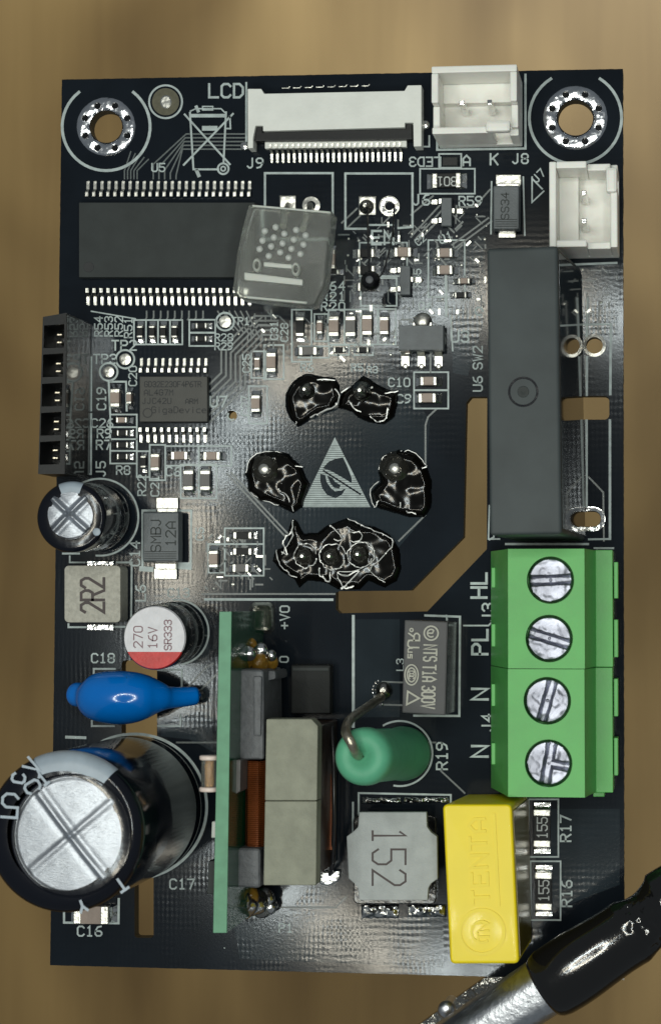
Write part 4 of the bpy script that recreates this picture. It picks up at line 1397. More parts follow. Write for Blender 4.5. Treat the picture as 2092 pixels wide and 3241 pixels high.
def shoulder_patch(body, mtx, c, r, h, rim, vent_r, a0, a1, m, off=.004, r_in=None, r_lo=None, name="sleeve_stripe", drop=.3):
    vs, fs = [], []
    prof = [(r + off, h - rim * .9 - drop), (r + off, h - rim * .9), (r * .985 + off, h - rim * .45 + off * .5), (r - rim * .35 + off * .3, h - rim * .1 + off), (r - rim * .8, h + off), (r_in or vent_r, h + off)]
    n = 40
    for j, (rr, z) in enumerate(prof):
        for i in range(n + 1):
            a = math.radians(a0 + (a1 - a0) * i / n)
            vs.append(mtx @ Vector((rr * math.cos(a), rr * math.sin(a), z)) + c)
    for j in range(len(prof) - 1):
        for i in range(n):
            fs.append((j * (n + 1) + i, j * (n + 1) + i + 1, (j + 1) * (n + 1) + i + 1, (j + 1) * (n + 1) + i))
    mb = MB(); mb.add(vs, fs)
    return mb.build(name, m, body, smooth=True, angle=80)


shoulder_patch(big, bm_, bc, .655, 2.42, .13, .465, 50, 114, 'sleeve_grey', r_in=.50, drop=.02)
# figures wrapped over the shoulder
for s, px, py, h, rot in (("5", 33, 2550, 74, 176), ("C", 60, 2463, 40, 80), ("C", 104, 2490, 48, -60), ("1", 138, 2466, 38, 39), ("V", 104, 2424, 50, 59), ("Y", 262, 2868, 34, 200), ("T", 385, 2800, 40, 215)):
    m = MB()
    text(m, s, px, py, h, rot, 8.5, 24.3 if s in 'VYT' else 24.45)
    m.build("printed_character", 'sleeve_grey', big)

small, sm_, sc_ = can(317, 1637, .312, 1.14, "small black capacitor with bright cross-scored lid beside the left edge", .055, .20, top_px=(225, 1637))
vent(small, sm_, sc_ + Vector((-.01, .03, 0)), .225, 1.145, (math.radians(-42), math.radians(45)), 'alu', groove=.022, bead=1.0, depth=.026)
shoulder_patch(small, sm_, sc_, .312, 1.14, .055, .2, 70, 112, 'sleeve_grey', drop=.02, r_in=.22)
m = MB()
cw = sm_ @ Vector((.235, -.13, 1.142)) + sc_
m.ball(cw, .035, .15, 12, 4, half=True)
m.build("sleeve_speck", 'sleeve_grey', small, smooth=True)

# polymer can with red half-moon
pc_, pm, pcc = can(558, 2001, .288, .82, "white-topped can capacitor with red segment, printed 270 16V", .03, .02, sleeve='cap_side', name="polymer_capacitor", top_px=(491, 2018))
tz = .822
cut = -.125


def disc_seg(r, y0, y1, z):
    pts = []
    n = 64
    for i in range(n):
        a = 2 * math.pi * i / n
        x, y = r * math.cos(a), r * math.sin(a)
        pts.append((x, y))
    out = [(x, y) for x, y in pts if y0 < y < y1]
    return out


def ring_poly(r, lo):
    a = math.asin(cut / r)
    n = 40
    if lo:
        return [(r * math.cos(t), r * math.sin(t)) for t in [math.pi - a + (2 * math.pi + a - (math.pi - a)) * i / n for i in range(n + 1)]]
    return [(r * math.cos(t), r * math.sin(t)) for t in [a + (math.pi - 2 * a) * i / n for i in range(n + 1)]]


for lo, mm, nm in ((False, 'cap_white', "white_print"), (True, 'cap_red', "red_print")):
    m = MB()
    P_ = ring_poly(.272, lo)
    top_ = [pm @ Vector((x, y, tz + .012)) + pcc for x, y in P_]
    side_ = [pm @ Vector((x * 1.035, y * 1.035 if not (abs(y - cut) < 1e-6) else y, tz - .012)) + pcc for x, y in P_]
    m.prism(side_, top_)
    m.build(nm, mm, pc_, smooth=True, angle=30)
m = MB()
for s, x, y, h in (("270", 438, 2016, 27), ("16V", 484, 2019, 27), ("SR333", 532, 2010, 22)):
    text(m, s, x, y, h, 90, 3.6, 8.36, adv=5.4)
m.build("can_print", 'ink_pink', pc_)

# ================================================================== blue dipped disc capacitor
def bez(pts, n):
    out = []
    for i in range(len(pts) - 1):
        p0, p1, p2, p3 = pts[max(i - 1, 0)], pts[i], pts[i + 1], pts[min(i + 2, len(pts) - 1)]
        for k in range(n):
            t = k / n
            out.append(tuple(.5 * ((2 * b) + (-a + c) * t + (2 * a - 5 * b + 4 * c - d) * t * t + (-a + 3 * b - 3 * c + d) * t ** 3) for a, b, c, d in zip(p0, p1, p2, p3)))
    out.append(tuple(pts[-1]))
    return out


# (px, py, z mm, radius mm)
ctrl = [(227, 2198, 2.6, .02), (229, 2198, 2.7, .55), (240, 2198, 2.9, 1.05), (254, 2199, 3.3, 1.08), (266, 2200, 3.7, .88), (275, 2201, 3.9, 1.42), (292, 2204, 4.1, 1.98), (320, 2206, 4.3, 2.27), (360, 2208, 4.4, 2.40), (400, 2208, 4.4, 2.40), (440, 2206, 4.3, 2.22), (475, 2205, 4.0, 1.88), (505, 2206, 3.7, 1.42), (530, 2208, 3.2, 1.08), (560, 2207, 2.6, .95), (600, 2204, 1.9, .88), (622, 2201, 1.6, .78), (632, 2200, 1.5, .45), (636, 2200, 1.5, .02)]
pts = bez(ctrl, 4)
m = MB()
m.tube([W(x, y, z) for x, y, z, r in pts], [max(.001, r / 10) for *_, r in pts], 32, True, sq=(1, 1.05))
bl = m.build("disc_capacitor", 'blue', board, smooth=True, angle=80, label="glossy blue dipped disc capacitor lying across a slot")
m = MB()
m.tube([W(628, 2200, 1.2), W(634, 2192, .9), W(640, 2205, .2)], [.03, .03, .035], 10)
m.build("capacitor_lead", 'lead', bl, smooth=True)
m = MB()
m.tube([W(240, 2200, 1.6), W(236, 2212, .6), W(236, 2214, 0)], [.03, .03, .03], 10)
m.build("capacitor_lead", 'lead', bl, smooth=True)

# ================================================================== green power resistor standing on end
rb, rt = W(1288, 2384, .8), W(1140, 2395, 17.5)
ax = rt - rb
Lr = ax.length
zq = ax.to_track_quat('Z', 'Y').to_matrix()
r_ = .235
m = MB()
prof = [(.01, 0), (r_ * .85, .0), (r_ * 1.02, .08), (r_ * 1.04, .2), (r_ * .97, .36), (r_ * .97, Lr - .36), (r_ * 1.04, Lr - .2), (r_ * 1.02, Lr - .09), (r_ * .88, Lr - .02), (r_ * .62, Lr), (r_ * .36, Lr - .02), (r_ * .2, Lr - .07), (.01, Lr - .09)]
m.lathe(prof, rb, 48, caps=False, mtx=zq)
gr = m.build("power_resistor", 'resistor_green', board, smooth=True, angle=80, origin=(rb.x, rb.y, 0), label="green lacquered resistor standing on end with a bent wire to the board")
m = MB()
wp = bez([(1135, 2392, 16.6), (1127, 2384, 17.6), (1112, 2352, 18.6), (1096, 2322, 18.0), (1098, 2296, 15), (1112, 2274, 11), (1150, 2246, 6.0), (1185, 2222, 2.6), (1206, 2206, .8)], 6)
m.tube([W(*p) for p in wp], .041, 12)
m.build("resistor_lead", 'wire', gr, smooth=True)
m = MB()
c = W(1215, 2186, 0)
m.lathe([(.083, 0), (.08, .02), (.066, .05), (.045, .07), (.02, .078), (.001, .08)], (c.x, c.y, .003), 24)
m.build("solder_joint", 'dull_solder', gr, smooth=True)
m = MB()
for a in range(120, 250, 18):
    c = W(1215 + 36 * math.cos(math.radians(a)), 2186 - 36 * math.sin(math.radians(a)), 0)
    m.ball((c.x, c.y, .004), .014, .7, 8, 3, half=True)
c = W(1210, 2229, 0); m.ball((c.x, c.y, .004), .015, .7, 8, 3, half=True)
m.build("solder_beads", 'solder', gr, smooth=True, kind='stuff')
m = MB()
m.tube([W(1288, 2384, 1.0), W(1288, 2384, 0)], [.04, .05], 10)
m.build("resistor_lead", 'wire', gr, smooth=True)

# ================================================================== fuse with raised lettering
fz = 8.0
ftop = [(1280, 1962), (1417, 1968), (1409, 2264), (1272, 2256)]
fbase = [(1312, 1962), (1445, 1968), (1440, 2252), (1306, 2246)]
fu = extrude_px(ftop[::-1], fz, 'fuse', "fuse", board, "dark grey box fuse with raised lettering T1A 300V", bevel=.012, z0=.2, base=fbase[::-1])
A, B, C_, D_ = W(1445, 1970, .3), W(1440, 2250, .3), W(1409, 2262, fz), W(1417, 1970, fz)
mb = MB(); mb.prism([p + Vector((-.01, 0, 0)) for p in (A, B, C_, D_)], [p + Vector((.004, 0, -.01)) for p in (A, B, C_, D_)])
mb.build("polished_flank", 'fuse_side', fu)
m = MB()
zt = fz
text(m, "NTS", 1361, 2067, 40, -91.5, 5.2, zt, .08, adv=5.6, asp=.50)
text(m, "T1A", 1358, 2131, 40, -91.5, 5.2, zt, .08, adv=5.6, asp=.50)
text(m, "300V", 1355, 2207, 40, -91.5, 5.2, zt, .08, adv=5.6, asp=.50)
arc(m, 1364, 2004, 22, 0, 360, 5, zt, h=.1)
arc(m, 1364, 2004, 12, 60, 300, 4.5, zt, h=.1)
ribbon(m, [(1352, 2004), (1368, 2004), (1372, 1996)], 4.5, zt, .1)
arc(m, 1302, 1994, 5, 0, 360, 4, zt, h=.1)
text(m, "R", 1310, 2016, 34, -91, 5, zt, .10, mirror=True)
text(m, "U", 1308, 2038, 34, -91, 5, zt, .10)
text(m, "us", 1301, 2068, 20, -91, 4, zt, .10)
for k, r in ((0, 22), (1, 14)):
    ribbon(m, [(1302 + r * math.sin(t) * .95, 2136 + (r + 10 - 2 * k) * math.cos(t)) for t in [2 * math.pi * i / 28 for i in range(28)]], 4.2, zt, .1, closed=True)
text(m, "CQC", 1302, 2136, 15, -91, 3, zt, .10, adv=5.0, asp=.7)
ribbon(m, [(1326, 2210), (1290, 2188), (1287, 2230)], 5.5, zt, .1, closed=True)
m.build("raised_lettering", 'fuse_text', fu)

# ================================================================== yellow film capacitor
yz = 12.5
yt = [(1400, 2546), (1618, 2546), (1642, 3050), (1424, 3051)]
def rpoly(q, r, n=6):
    out = []
    for i in range(4):
        p, a, b = Vector(q[i]), Vector(q[i - 1]), Vector(q[(i + 1) % 4])
        d1, d2 = (a - p).normalized(), (b - p).normalized()
        for k in range(n + 1):
            t = k / n
            out.append(tuple((p + d1 * r) * (1 - t) ** 2 + p * 2 * t * (1 - t) + (p + d2 * r) * t ** 2))
    return out


tp = WP(rpoly(yt, 18)[::-1], yz)
bp = WP(rpoly([(1472, 2514), (1668, 2512), (1682, 2986), (1484, 2990)], 16)[::-1], .2)
m = MB(); m.prism(bp, tp)
ye = m.build("film_capacitor", 'yellow', board, bevel=.028, seg=4, smooth=True, angle=50, label="tall yellow box capacitor with embossed letters TENTA")
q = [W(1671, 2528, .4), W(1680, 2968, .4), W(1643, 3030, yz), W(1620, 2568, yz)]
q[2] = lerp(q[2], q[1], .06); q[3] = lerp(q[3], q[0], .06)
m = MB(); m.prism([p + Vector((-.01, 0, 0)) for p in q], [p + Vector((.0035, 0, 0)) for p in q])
m.build("glossy_shaded_side", 'yellow_shaded', ye)  # thin glossy slab carrying the painted shade of the right flank
m = MB()
for i, ch in enumerate("TENTA"):
    text(m, ch, 1520 + (i * -3.0), 2840 - 57 * i, 50, 92.5, 9, yz, .10, asp=1.15)
ribbon(m, [(1577, 2865), (1562, 2578)], 10, yz, .10)
arc(m, 1524, 2950, 70, 0, 360, 11, yz, h=.10)
arc(m, 1524, 2950, 33, 60, 300, 8, yz, h=.10)
text(m, "TN", 1528, 2950, 34, 92.5, 6, yz, .10, adv=5.2)
m.build("embossed_lettering", 'yellow', ye)

# ================================================================== green screw terminals
def gprof(y0, y1, label, screws, tabs_l, tabs_r):
    """one two-way block between photograph rows y0..y1"""
    prof = [(1553, .3), (1553, 1.2), (1607, 10.0), (1849, 10.0), (1884, 4.9), (1938, 4.9), (1943, .3)]

    def ring(y):
        yb = y
        return prof
    # y is specified at the top face; convert to world y and keep walls upright
    ya, yb = W(1730, y0, 10).y, W(1730, y1, 10).y

    def sect(y):
        out = []
        for x, z in prof:
            # world x from the pixel column near the middle of the block
            out.append(Vector((W(x, (y0 + y1) / 2, z).x, y, z / 10)))
        return out
    a, b = sect(ya), sect(yb)
    # body up to z 8.2 and a lid with round openings above
    def cut(s):
        l = s[1].lerp(s[2], (.82 - s[1].z) / (s[2].z - s[1].z))
        r = s[3].lerp(s[4], (1.0 - .82) / (s[3].z - s[4].z))
        return [s[0], s[1], l, r] + s[4:]
    m = MB(); m.prism(cut(a), cut(b))
    body = m.build("screw_terminal", 'green', board, bevel=.006, label=label)
    lid = MB()
    # straight plate with holes, plus sloped shoulders either side
    x0, x1 = a[2].x, a[3].x
    hs = []
    for (sx, sy, *_r) in screws:
        c = W(sx, sy, 10)
        hs.append([(c.x + .205 * math.cos(t), c.y + .205 * math.sin(t)) for t in [2 * math.pi * i / 40 for i in range(40)]])
    holes_mesh(lid, [(x0, ya), (x0, yb), (x1, yb), (x1, ya)], hs, .8205, 1.0)
    lid.build("terminal_top", 'green', body, smooth=True, angle=40)
    ca, cb = cut(a), cut(b)
    for (p, q_) in ((2, 2), (3, 3)):
        sh = MB()
        A0, B0 = ca[p], cb[p]
        T0, T1 = a[q_], b[q_]
        gx = .0006 * (-1 if p == 2 else 1)
        foot0, foot1 = Vector((T0.x + gx, A0.y, .8205)), Vector((T1.x + gx, B0.y, .8205))
        sh.add([A0 + Vector((0, 0, .0005)), foot0, T0 + Vector((gx, 0, 0)), B0 + Vector((0, 0, .0005)), foot1, T1 + Vector((gx, 0, 0))], [(0, 1, 2), (5, 4, 3), (0, 3, 4, 1), (1, 4, 5, 2), (2, 5, 3, 0)])
        sh.build("sloped_shoulder", 'green', body)
    for (sx, sy, ang, kind_) in screws:
        c = W(sx, sy, 9.3)
        s = MB()
        n = 40
        R0, gw, dp = .192, .034, .055
        # domed head with a milled slot: grid in polar with slot depression
        vs, fs = [], []
        K = 22
        t0 = math.radians(ang)
        vs.append(Vector((c.x, c.y, .93 - dp)))
        for j in range(1, K + 1):
            rr = R0 * j / K
            for i in range(n * 2):
                t = math.pi * i / n
                x, y = rr * math.cos(t), rr * math.sin(t)
                z = .93 + .018 * (1 - (rr / R0) ** 2) - (.03 if j == K else 0)
                d1 = abs(-x * math.sin(t0) + y * math.cos(t0))
                f = 1 / (1 + math.exp((d1 - gw) / .0035))
                if kind_ == 'cross':
                    d2 = abs(x * math.cos(t0) + y * math.sin(t0))
                    if x * math.sin(t0) - y * math.cos(t0) > -.02:
                        f = max(f, 1 / (1 + math.exp((d2 - gw * .8) / .004)))
                z -= dp * f
                z += .006 * noise.noise(Vector((x * 22, y * 22, sx)))
                vs.append(Vector((c.x + x, c.y + y, z)))
        N = n * 2
        for i in range(N):
            fs.append((0, 1 + i, 1 + (i + 1) % N))
        for j in range(K - 1):
            for i in range(N):
                u, v = 1 + j * N + i, 1 + j * N + (i + 1) % N
                fs.append((u, u + N, v + N, v))
        s.add(vs, fs)
        s.build("screw_head", 'screw', body, smooth=True, angle=70)
    for (t0_, t1_) in tabs_l:
        s = MB()
        p0, p1 = W(1557, t0_, 2.5), W(1583, t1_, 2.5)
        s.prism([(p0.x, p1.y, .1), (p1.x + .1, p1.y, .1), (p1.x + .1, p0.y, .1), (p0.x, p0.y, .1)], [(p0.x, p1.y, .33), (p1.x, p1.y, .33), (p1.x, p0.y, .33), (p0.x, p0.y, .33)])
        s.build("left_key", 'green', body, bevel=.006)
    for (t0_, t1_) in tabs_r:
        s = MB()
        p0, p1 = W(1941, t0_, 4.2), W(1955, t1_, 4.2)
        s.box(p0.x, p1.x, p1.y, p0.y, .2, .44)
        s.build("right_key", 'green', body, bevel=.006)
    return body


gprof(1737, 2116, "upper green screw terminal block beside the letters HL and PL", ((1741, 1836, 2, 'slot'), (1737, 2021, -17, 'slot')), ((1797, 1860), (1975, 2046)), ((1779, 1894), (1961, 2080)))
gt = gprof(2118, 2523, "lower green screw terminal block beside the two N letters", ((1731, 2218, 74, 'slot'), (1735, 2416, 80, 'cross')), ((2164, 2234), (2350, 2418)), ((2148, 2267), (2335, 2454)))
extrude_px([(1876, 2522), (1912, 2522), (1912, 2507), (1876, 2507)], 3.0, 'green', "end_key", gt, bevel=.008, z0=.3)

# ================================================================== upright green daughterboard with its transformer
dz = 15.0
dt = [(696, 1936), (734, 1936), (719, 2952), (676, 2952)]
top = WP(dt[::-1], dz)
bot = [Vector((p.x, p.y, .05)) for p in top]
mb = MB(); mb.prism(bot, top)
db = mb.build("upright_module", 'green_pcb', board, label="narrow green circuit board standing on edge with transformer", origin=sum(bot, Vector()) / 4)
mb = MB(); mb.prism([Vector((p.x, p.y, dz / 10 + .0005)) for p in top], [Vector((p.x, p.y, dz / 10 + .012)) for p in top])
mb.build("board_edge", 'green_edge', db, bevel=.004)
core = []
for (y0, y1, lab) in ((2276, 2534, "upper_core_half"), (2536, 2802, "lower_core_half")):
    k0, k1 = (y0 - 2276) / 526, (y1 - 2276) / 526
    xl0, xl1 = 843 - 9 * k0, 843 - 9 * k1
    xr0, xr1 = 1006 - 6 * k0, 1006 - 6 * k1
    poly = [(xl0, y0), (xr0 - (20 if y0 < 2300 else 0), y0), (xr0, y0 + (22 if y0 < 2300 else 0)), (xr1, y1), (xl1, y1)] if y0 < 2300 else [(xl0, y0), (xr0, y0), (xr1, y1), (xl1, y1)]
    core.append(extrude_px(poly[::-1], 12.5, 'ferrite_olive', "core_half", db, bevel=.012, z0=10.2))
extrude_px([(757, 2118), (834, 2122), (836, 2404), (754, 2404)][::-1], 10.5, 'bobbin', "bobbin_flange", db, bevel=.03, seg=3, z0=1.5)
extrude_px([(836, 2124), (872, 2122), (874, 2150), (836, 2158)][::-1], 8.0, 'bobbin', "bobbin_foot", db, bevel=.03, z0=2)
extrude_px([(800, 2140), (828, 2140), (826, 2330), (802, 2330)][::-1], 10.8, 'bobbin', "bobbin_ridge", db, bevel=.02, z0=9)
extrude_px([(750, 2684), (824, 2686), (824, 2812), (744, 2808)][::-1], 10.5, 'bobbin', "bobbin_flange", db, bevel=.04, seg=3, z0=1.5)
# windings: turns of copper between the flanges
for (x0, x1, y0, y1, zt_, zb_) in ((775, 834, 2408, 2682, 9.2, 2.5), (1022, 1048, 2450, 2690, 4.0, 1.5)):
    a, b = W(x0, y0, zt_), W(x1, y1, zt_)
    nt = 44
    for k in range(1):
        m = MB()
        r = abs(a.y - b.y) / nt / 2
        for i in range(nt):
            y = a.y - (2 * i + 1) * r
            zt2 = zt_ / 10 - .0
            m.tube([(a.x, y, zb_ / 10), (a.x, y, zt2 - .08), (a.x + .03, y, zt2 - .02), (a.x + .08, y, zt2), (b.x - .05, y, zt2), (b.x, y, zt2 - .05), (b.x, y, zb_ / 10)], r * .98, 8)
        m.build("winding", 'copper', db, smooth=True, kind='stuff')
extrude_px([(735, 2405), (762, 2405), (760, 2505), (735, 2520)][::-1], 12.0, 'mlcc_grey', "module_capacitor", db, bevel=.01, z0=8)
# ceramic tube diode on the outer face
p = W(664, 2448, 12.6)
mx = Matrix(((1, 0, 0), (0, 0, 1), (0, 1, 0)))
for (y0, y1, r, mm, nm) in ((-.155, -.115, .088, 'melf', "tube_end"), (.115, .155, .088, 'melf', "tube_end"), (-.115, .115, .072, 'frost', "tube_body"), (-.12, .12, .034, 'melf_core', "tube_core")):
    m = MB(); m.lathe([(r * .9, y0), (r, y0 + .008), (r, y1 - .008), (r * .9, y1)], p, 28, mtx=mx)
    m.build(nm, mm, db, smooth=True, angle=50)
extrude_px([(671, 2600), (692, 2600), (691, 2652), (669, 2652)][::-1], 13.5, 'frost_white', "module_capacitor", db, bevel=.01, z0=11.5)
extrude_px([(660, 2725), (692, 2725), (690, 2832), (656, 2830)][::-1], 12.5, 'epoxy', "module_chip", db, bevel=.01, z0=8)
tc_ = WP([(850, 2300), (1000, 2300), (994, 2782), (840, 2782)][::-1], 12.5)
mb = MB()
mb.prism([Vector((p.x, p.y, .06)) for p in tc_], [Vector((p.x, p.y, 1.018)) for p in tc_])
mb.build("winding_former", 'tape', db, bevel=.01)
# amber flux and solder between module and board
for i, (x, y, z, r, mm) in enumerate(((778, 2084, 7, .09, 'amber'), (815, 2098, 6, .095, 'amber'), (852, 2092, 5, .08, 'amber'), (785, 2066, 8, .07, 'solder'), (826, 2060, 6, .065, 'solder'), (858, 2076, 5.5, .055, 'solder'), (762, 2050, 8, .06, 'amber'), (795, 2035, 6, .05, 'amber'),
                                     (745, 2850, 6, .12, 'dull_solder'), (768, 2862, 5, .13, 'solder'), (800, 2868, 4, .11, 'solder'), (838, 2840, 2, .09, 'solder'), (850, 2870, 1.2, .09, 'solder'), (732, 2880, 5, .07, 'amber'), (790, 2835, 4.5, .09, 'amber'), (830, 2880, 1.5, .08, 'dull_solder'),
                                     (815, 2848, 3, .10, 'dark_solder'))):
    m = MB()
    c = W(x, y, z)
    m.ball(c, r, .8, 16, 10)
    for v in range(len(m.v)):
        d = m.v[v] - c
        m.v[v] = c + d * (1 + .35 * noise.noise(m.v[v] * 9 + Vector((i, 0, 0))))
    m.build("flux_lump" if mm == 'amber' else "solder_lump", mm, db, smooth=True, angle=85)
m = MB()
m.tube([W(*q_) for q_ in ((800, 2010, 1), (800, 2040, 4), (812, 2080, 6))], .035, 10)
m.build("winding_lead", 'wire', db, smooth=True)
m = MB()
m.tube([W(*q_) for q_ in ((1050, 2300, 4), (1056, 2400, 5), (1058, 2600, 5), (1052, 2740, 3), (1044, 2770, .5))], .02, 10)
m.build("winding_lead", 'wire_dark', db, smooth=True)
extrude_px([(1010, 2760), (1075, 2756), (1072, 2790), (1040, 2806), (1010, 2800)][::-1], .8, 'solder', "solder_joint", db, bevel=.02, z0=.02)
# tinned slot pad by +VO
def loop_pad(x0, y0, x1, y1, w, par):
    n = 40
    a_, b_ = rrect(x0, y0, x1, y1, 22, 9), rrect(x0 + w, y0 + w, x1 - w, y1 - w, 12, 9)
    mid_ = rrect(x0 + w * .5, y0 + w * .5, x1 - w * .5, y1 - w * .5, 17, 9)
    mb = MB()
    mb.add([W(x, y, .05) for x, y in a_] + [W(x, y, .65) for x, y in mid_] + [W(x, y, .1) for x, y in b_],
           [(k, (k + 1) % n, n + (k + 1) % n, n + k) for k in range(n)] + [(n + k, n + (k + 1) % n, 2 * n + (k + 1) % n, 2 * n + k) for k in range(n)] + [tuple(range(2 * n, 3 * n))])
    return mb.build("tinned_pad", 'tin', par, smooth=True, angle=70)


loop_pad(790, 1905, 870, 2006, 22, board)

ic = package("optocoupler", 922, 2106, 1044, 2258, 2.0, 'opto', "flat black package between the module and the vertical white line", chamfer=3, bevel=.01)
extrude_px([(925, 2112), (1040, 2112), (1040, 2124), (925, 2124)][::-1], 2.06, 'epoxy', "package_ridge", ic, z0=1.9)

# ================================================================== frosted sensor cap on two leads
fz0, fz1 = 5.6, 8.5
ft = [(789, 646), (1053, 668), (1040, 780), (1027, 905), (995, 965), (975, 968), (760, 945), (735, 915), (750, 800), (775, 690)]
fr = extrude_px(ft[::-1], fz1, 'frost', "frosted_sensor", board, "cloudy translucent plastic sensor tilted over the chip on two leads", bevel=.028, seg=3, z0=fz0)
for p_ in fr.data.polygons:
    p_.use_smooth = True
m = MB()
dots = [(380, 372), (522, 390), (305, 398), (440, 418), (588, 428), (368, 443), (506, 458), (288, 465), (428, 485), (574, 492), (348, 505), (490, 522), (268, 524), (412, 547), (552, 558), (332, 572), (470, 584)]
m.ball((0, 0, -.004), .030, .9, 12, 5, half=True)
dot = None
for x, y in dots:
    c = W(700 + x / 2.2, 550 + y / 2.2, fz1)
    if dot is None:
        dot = m.build("raised_dot", 'frost_dot', fr, smooth=True, origin=(0, 0, 0))
        dot.location = c - ORG[fr.name]
    else:
        put(dot.data, "raised_dot", fr, c)
extrude_px(zpts([(160, 684), (570, 735), (566, 778), (160, 738)], 700, 550, 2.2)[::-1], fz1 + .5, 'frost_white', "cross_bar", fr, bevel=.012, z0=fz1 - .3)
extrude_px(zpts([(295, 612), (495, 630), (495, 662), (295, 645)], 700, 550, 2.2)[::-1], fz1 + .35, 'frost_white', "cross_bar", fr, bevel=.012, z0=fz1 - .3)
for x, y in ((255, 640), (525, 668)):
    c = W(700 + x / 2.2, 550 + y / 2.2, fz1)
    m = MB(); m.lathe([(.062, -.01), (.062, .04), (.05, .055), (.036, .045), (.034, 0)], (c.x, c.y, c.z), 24, caps=False, mtx=Matrix(((.62, 0, 0), (0, 1, 0), (0, 0, 1))))
    m.build("locating_ring", 'frost_white', fr, smooth=True)
extrude_px(zpts([(170, 848), (600, 890), (590, 905), (180, 866)], 700, 550, 2.2)[::-1], fz1 + .2, 'frost_white', "lower_rib", fr, bevel=.01, z0=fz1 - .3)
extrude_px(zpts([(215, 214), (760, 262), (760, 276), (215, 228)], 700, 550, 2.2)[::-1], fz1 + .2, 'frost_white', "upper_rib", fr, bevel=.008, z0=fz1 - .2)
m = MB()
m.tube([W(912, 650, .1), W(905, 680, 3.5), W(900, 720, 5.5)], .03, 10)
m.tube([W(983, 650, .1), W(975, 690, 3.5), W(960, 730, 5.5)], .03, 10)
m.build("sensor_lead", 'lead', fr, smooth=True)

# black bead on two dark wires
c = W(1173, 889, 7.0)
m = MB(); m.ball(c, .090, 1.0, 32, 16)
bd = m.build("bead_sensor", 'bead', board, smooth=True, label="small black bead hanging on two thin dark wires")
m = MB()
m.tube([W(*p) for p in bez([(1162, 652, .1), (1163, 672, 1.6), (1165, 760, 5), (1168, 850, 7), (1172, 880, 7)], 4)], .010, 8)
m.tube([W(*p) for p in bez([(1247, 645, .1), (1246, 690, 2.0), (1240, 750, 4), (1226, 815, 6.2), (1208, 868, 7.0), (1180, 886, 7)], 4)], .008, 8)
m.build("bead_wire", 'wire_dark', bd, smooth=True)
m = MB(); m.ball(c + Vector((0, 0, .078)), .036, .5, 16, 6, half=True)
m.build("bead_tip", 'bobbin', bd, smooth=True)
m = MB()
c = W(1160, 655, .1)
m.lathe([(.07, 0), (.045, .03), (.026, .10), (.02, .12)], (c.x, c.y, .01), 20)
m.build("solder_joint", 'dull_solder', bd, smooth=True)
m = MB()
arc(m, 1232, 652, 22, 30, 330, 10, .1, h=.3)
m.build("solder_ring", 'solder', bd)

# ================================================================== helping-hand clip holding the corner
clip = bpy.data.objects.new("crocodile_clip", None)
COL.objects.link(clip)
ORG[clip.name] = W(1760, 3100, 0)
clip.location = ORG[clip.name]
clip['label'] = "steel crocodile clip in a glossy black rubber sleeve gripping the lower right corner"
clip['category'] = "clip"
cz = 8.0
p0, p1 = W(1722, 3128, cz), W(2170, 2835, cz + 2)
dirv = (p1 - p0).normalized()
m = MB()
prof = []
N = 46
Lc = (p1 - p0).length
path, rad = [], []
for i in range(N + 1):
    t = i / N
    path.append(p0 + dirv * Lc * t)
    r = .300 + .012 * math.sin(t * 9)
    if t < .05:
        r = .300 - .03 * (1 - t / .05) ** 2
    if .62 < t < .86:
        r -= .055 * math.sin((t - .62) / .24 * math.pi)
    if t > .86:
        r += .02
    rad.append(r)
m.tube(path, rad, 48, True, sq=(1.0, .8))
for v in range(len(m.v)):
    q = m.v[v]
    t = (q - p0).dot(dirv) / Lc
    if .6 < t < .9:
        k = math.sin((t - .6) / .3 * math.pi)
        q += Vector((0, 0, 1)) * k * .05 * noise.noise(q * 9) + Vector((0, 0, 1)) * k * .03 * noise.noise(q * 22)
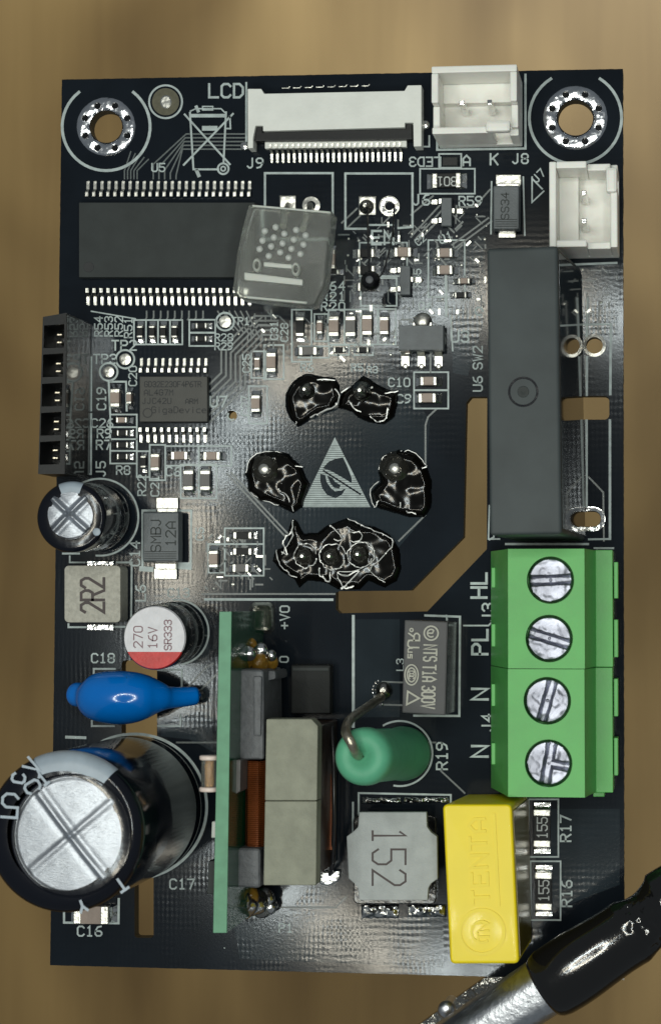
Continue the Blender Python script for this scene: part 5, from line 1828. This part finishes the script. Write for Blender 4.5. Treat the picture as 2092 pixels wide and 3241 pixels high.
slv = m.build("rubber_sleeve", 'rubber', clip, smooth=True, angle=85)
# folded steel jaw, convex side up
lat = dirv.cross(Vector((0, 0, 1))).normalized()
j0, j1 = W(1735, 3120, 7.0), W(1330, 3385, 5.0)
jd = (j1 - j0).normalized()
jl = jd.cross(Vector((0, 0, 1))).normalized()
jl = jl if jl.dot(Vector((0, 1, 0))) > 0 else -jl
nU, nL = 26, 30
vs = []
for layer in (0, 1):
    for i in range(nL + 1):
        t = i / nL
        c = j0.lerp(j1, t)
        hw = .262 - .02 * t
        for k in range(nU + 1):
            a = -1 + 2 * k / nU
            z = .18 * (1 - abs(a) ** 3.2) - (.03 if layer else 0)
            if abs(a) > .999:
                z -= .12
            vs.append(c + jl * hw * a * (1 if not layer else .93) + Vector((0, 0, z)))
S1 = (nL + 1) * (nU + 1)
fs = []
for i in range(nL):
    for k in range(nU):
        a = i * (nU + 1) + k
        fs.append((a, a + 1, a + nU + 2, a + nU + 1))
        fs.append((S1 + a, S1 + a + nU + 1, S1 + a + nU + 2, S1 + a + 1))
for k in range(nU):
    fs.append((k, S1 + k, S1 + k + 1, k + 1))
for i in range(nL):
    a, b = i * (nU + 1), (i + 1) * (nU + 1)
    fs.append((a, b, S1 + b, S1 + a))
    a, b = a + nU, b + nU
    fs.append((a, S1 + a, S1 + b, b))
m = MB(); m.add(vs, fs)
m.build("upper_jaw", 'steel', clip, smooth=True, angle=60)
# lower jaw behind the board edge, and its pivot screw
m = MB()
a0, a1 = W(1640, 3068, -5), W(1330, 3290, -7)
jl2 = jl * .13
m.prism([a0 - jl2, a1 - jl2, a1 + jl2, a0 + jl2], [p + Vector((0, 0, .1)) for p in (a0 - jl2, a1 - jl2, a1 + jl2, a0 + jl2)])
m.build("lower_jaw", 'dull_solder', clip, bevel=.02)
m = MB()
c = W(1412, 3197, 1.5)
m.lathe([(.055, -.45), (.055, -.06), (.08, -.05), (.08, 0), (.05, .03), (.001, .035)], c, 20)
m.build("pivot_rivet", 'steel', clip, smooth=True, angle=50)
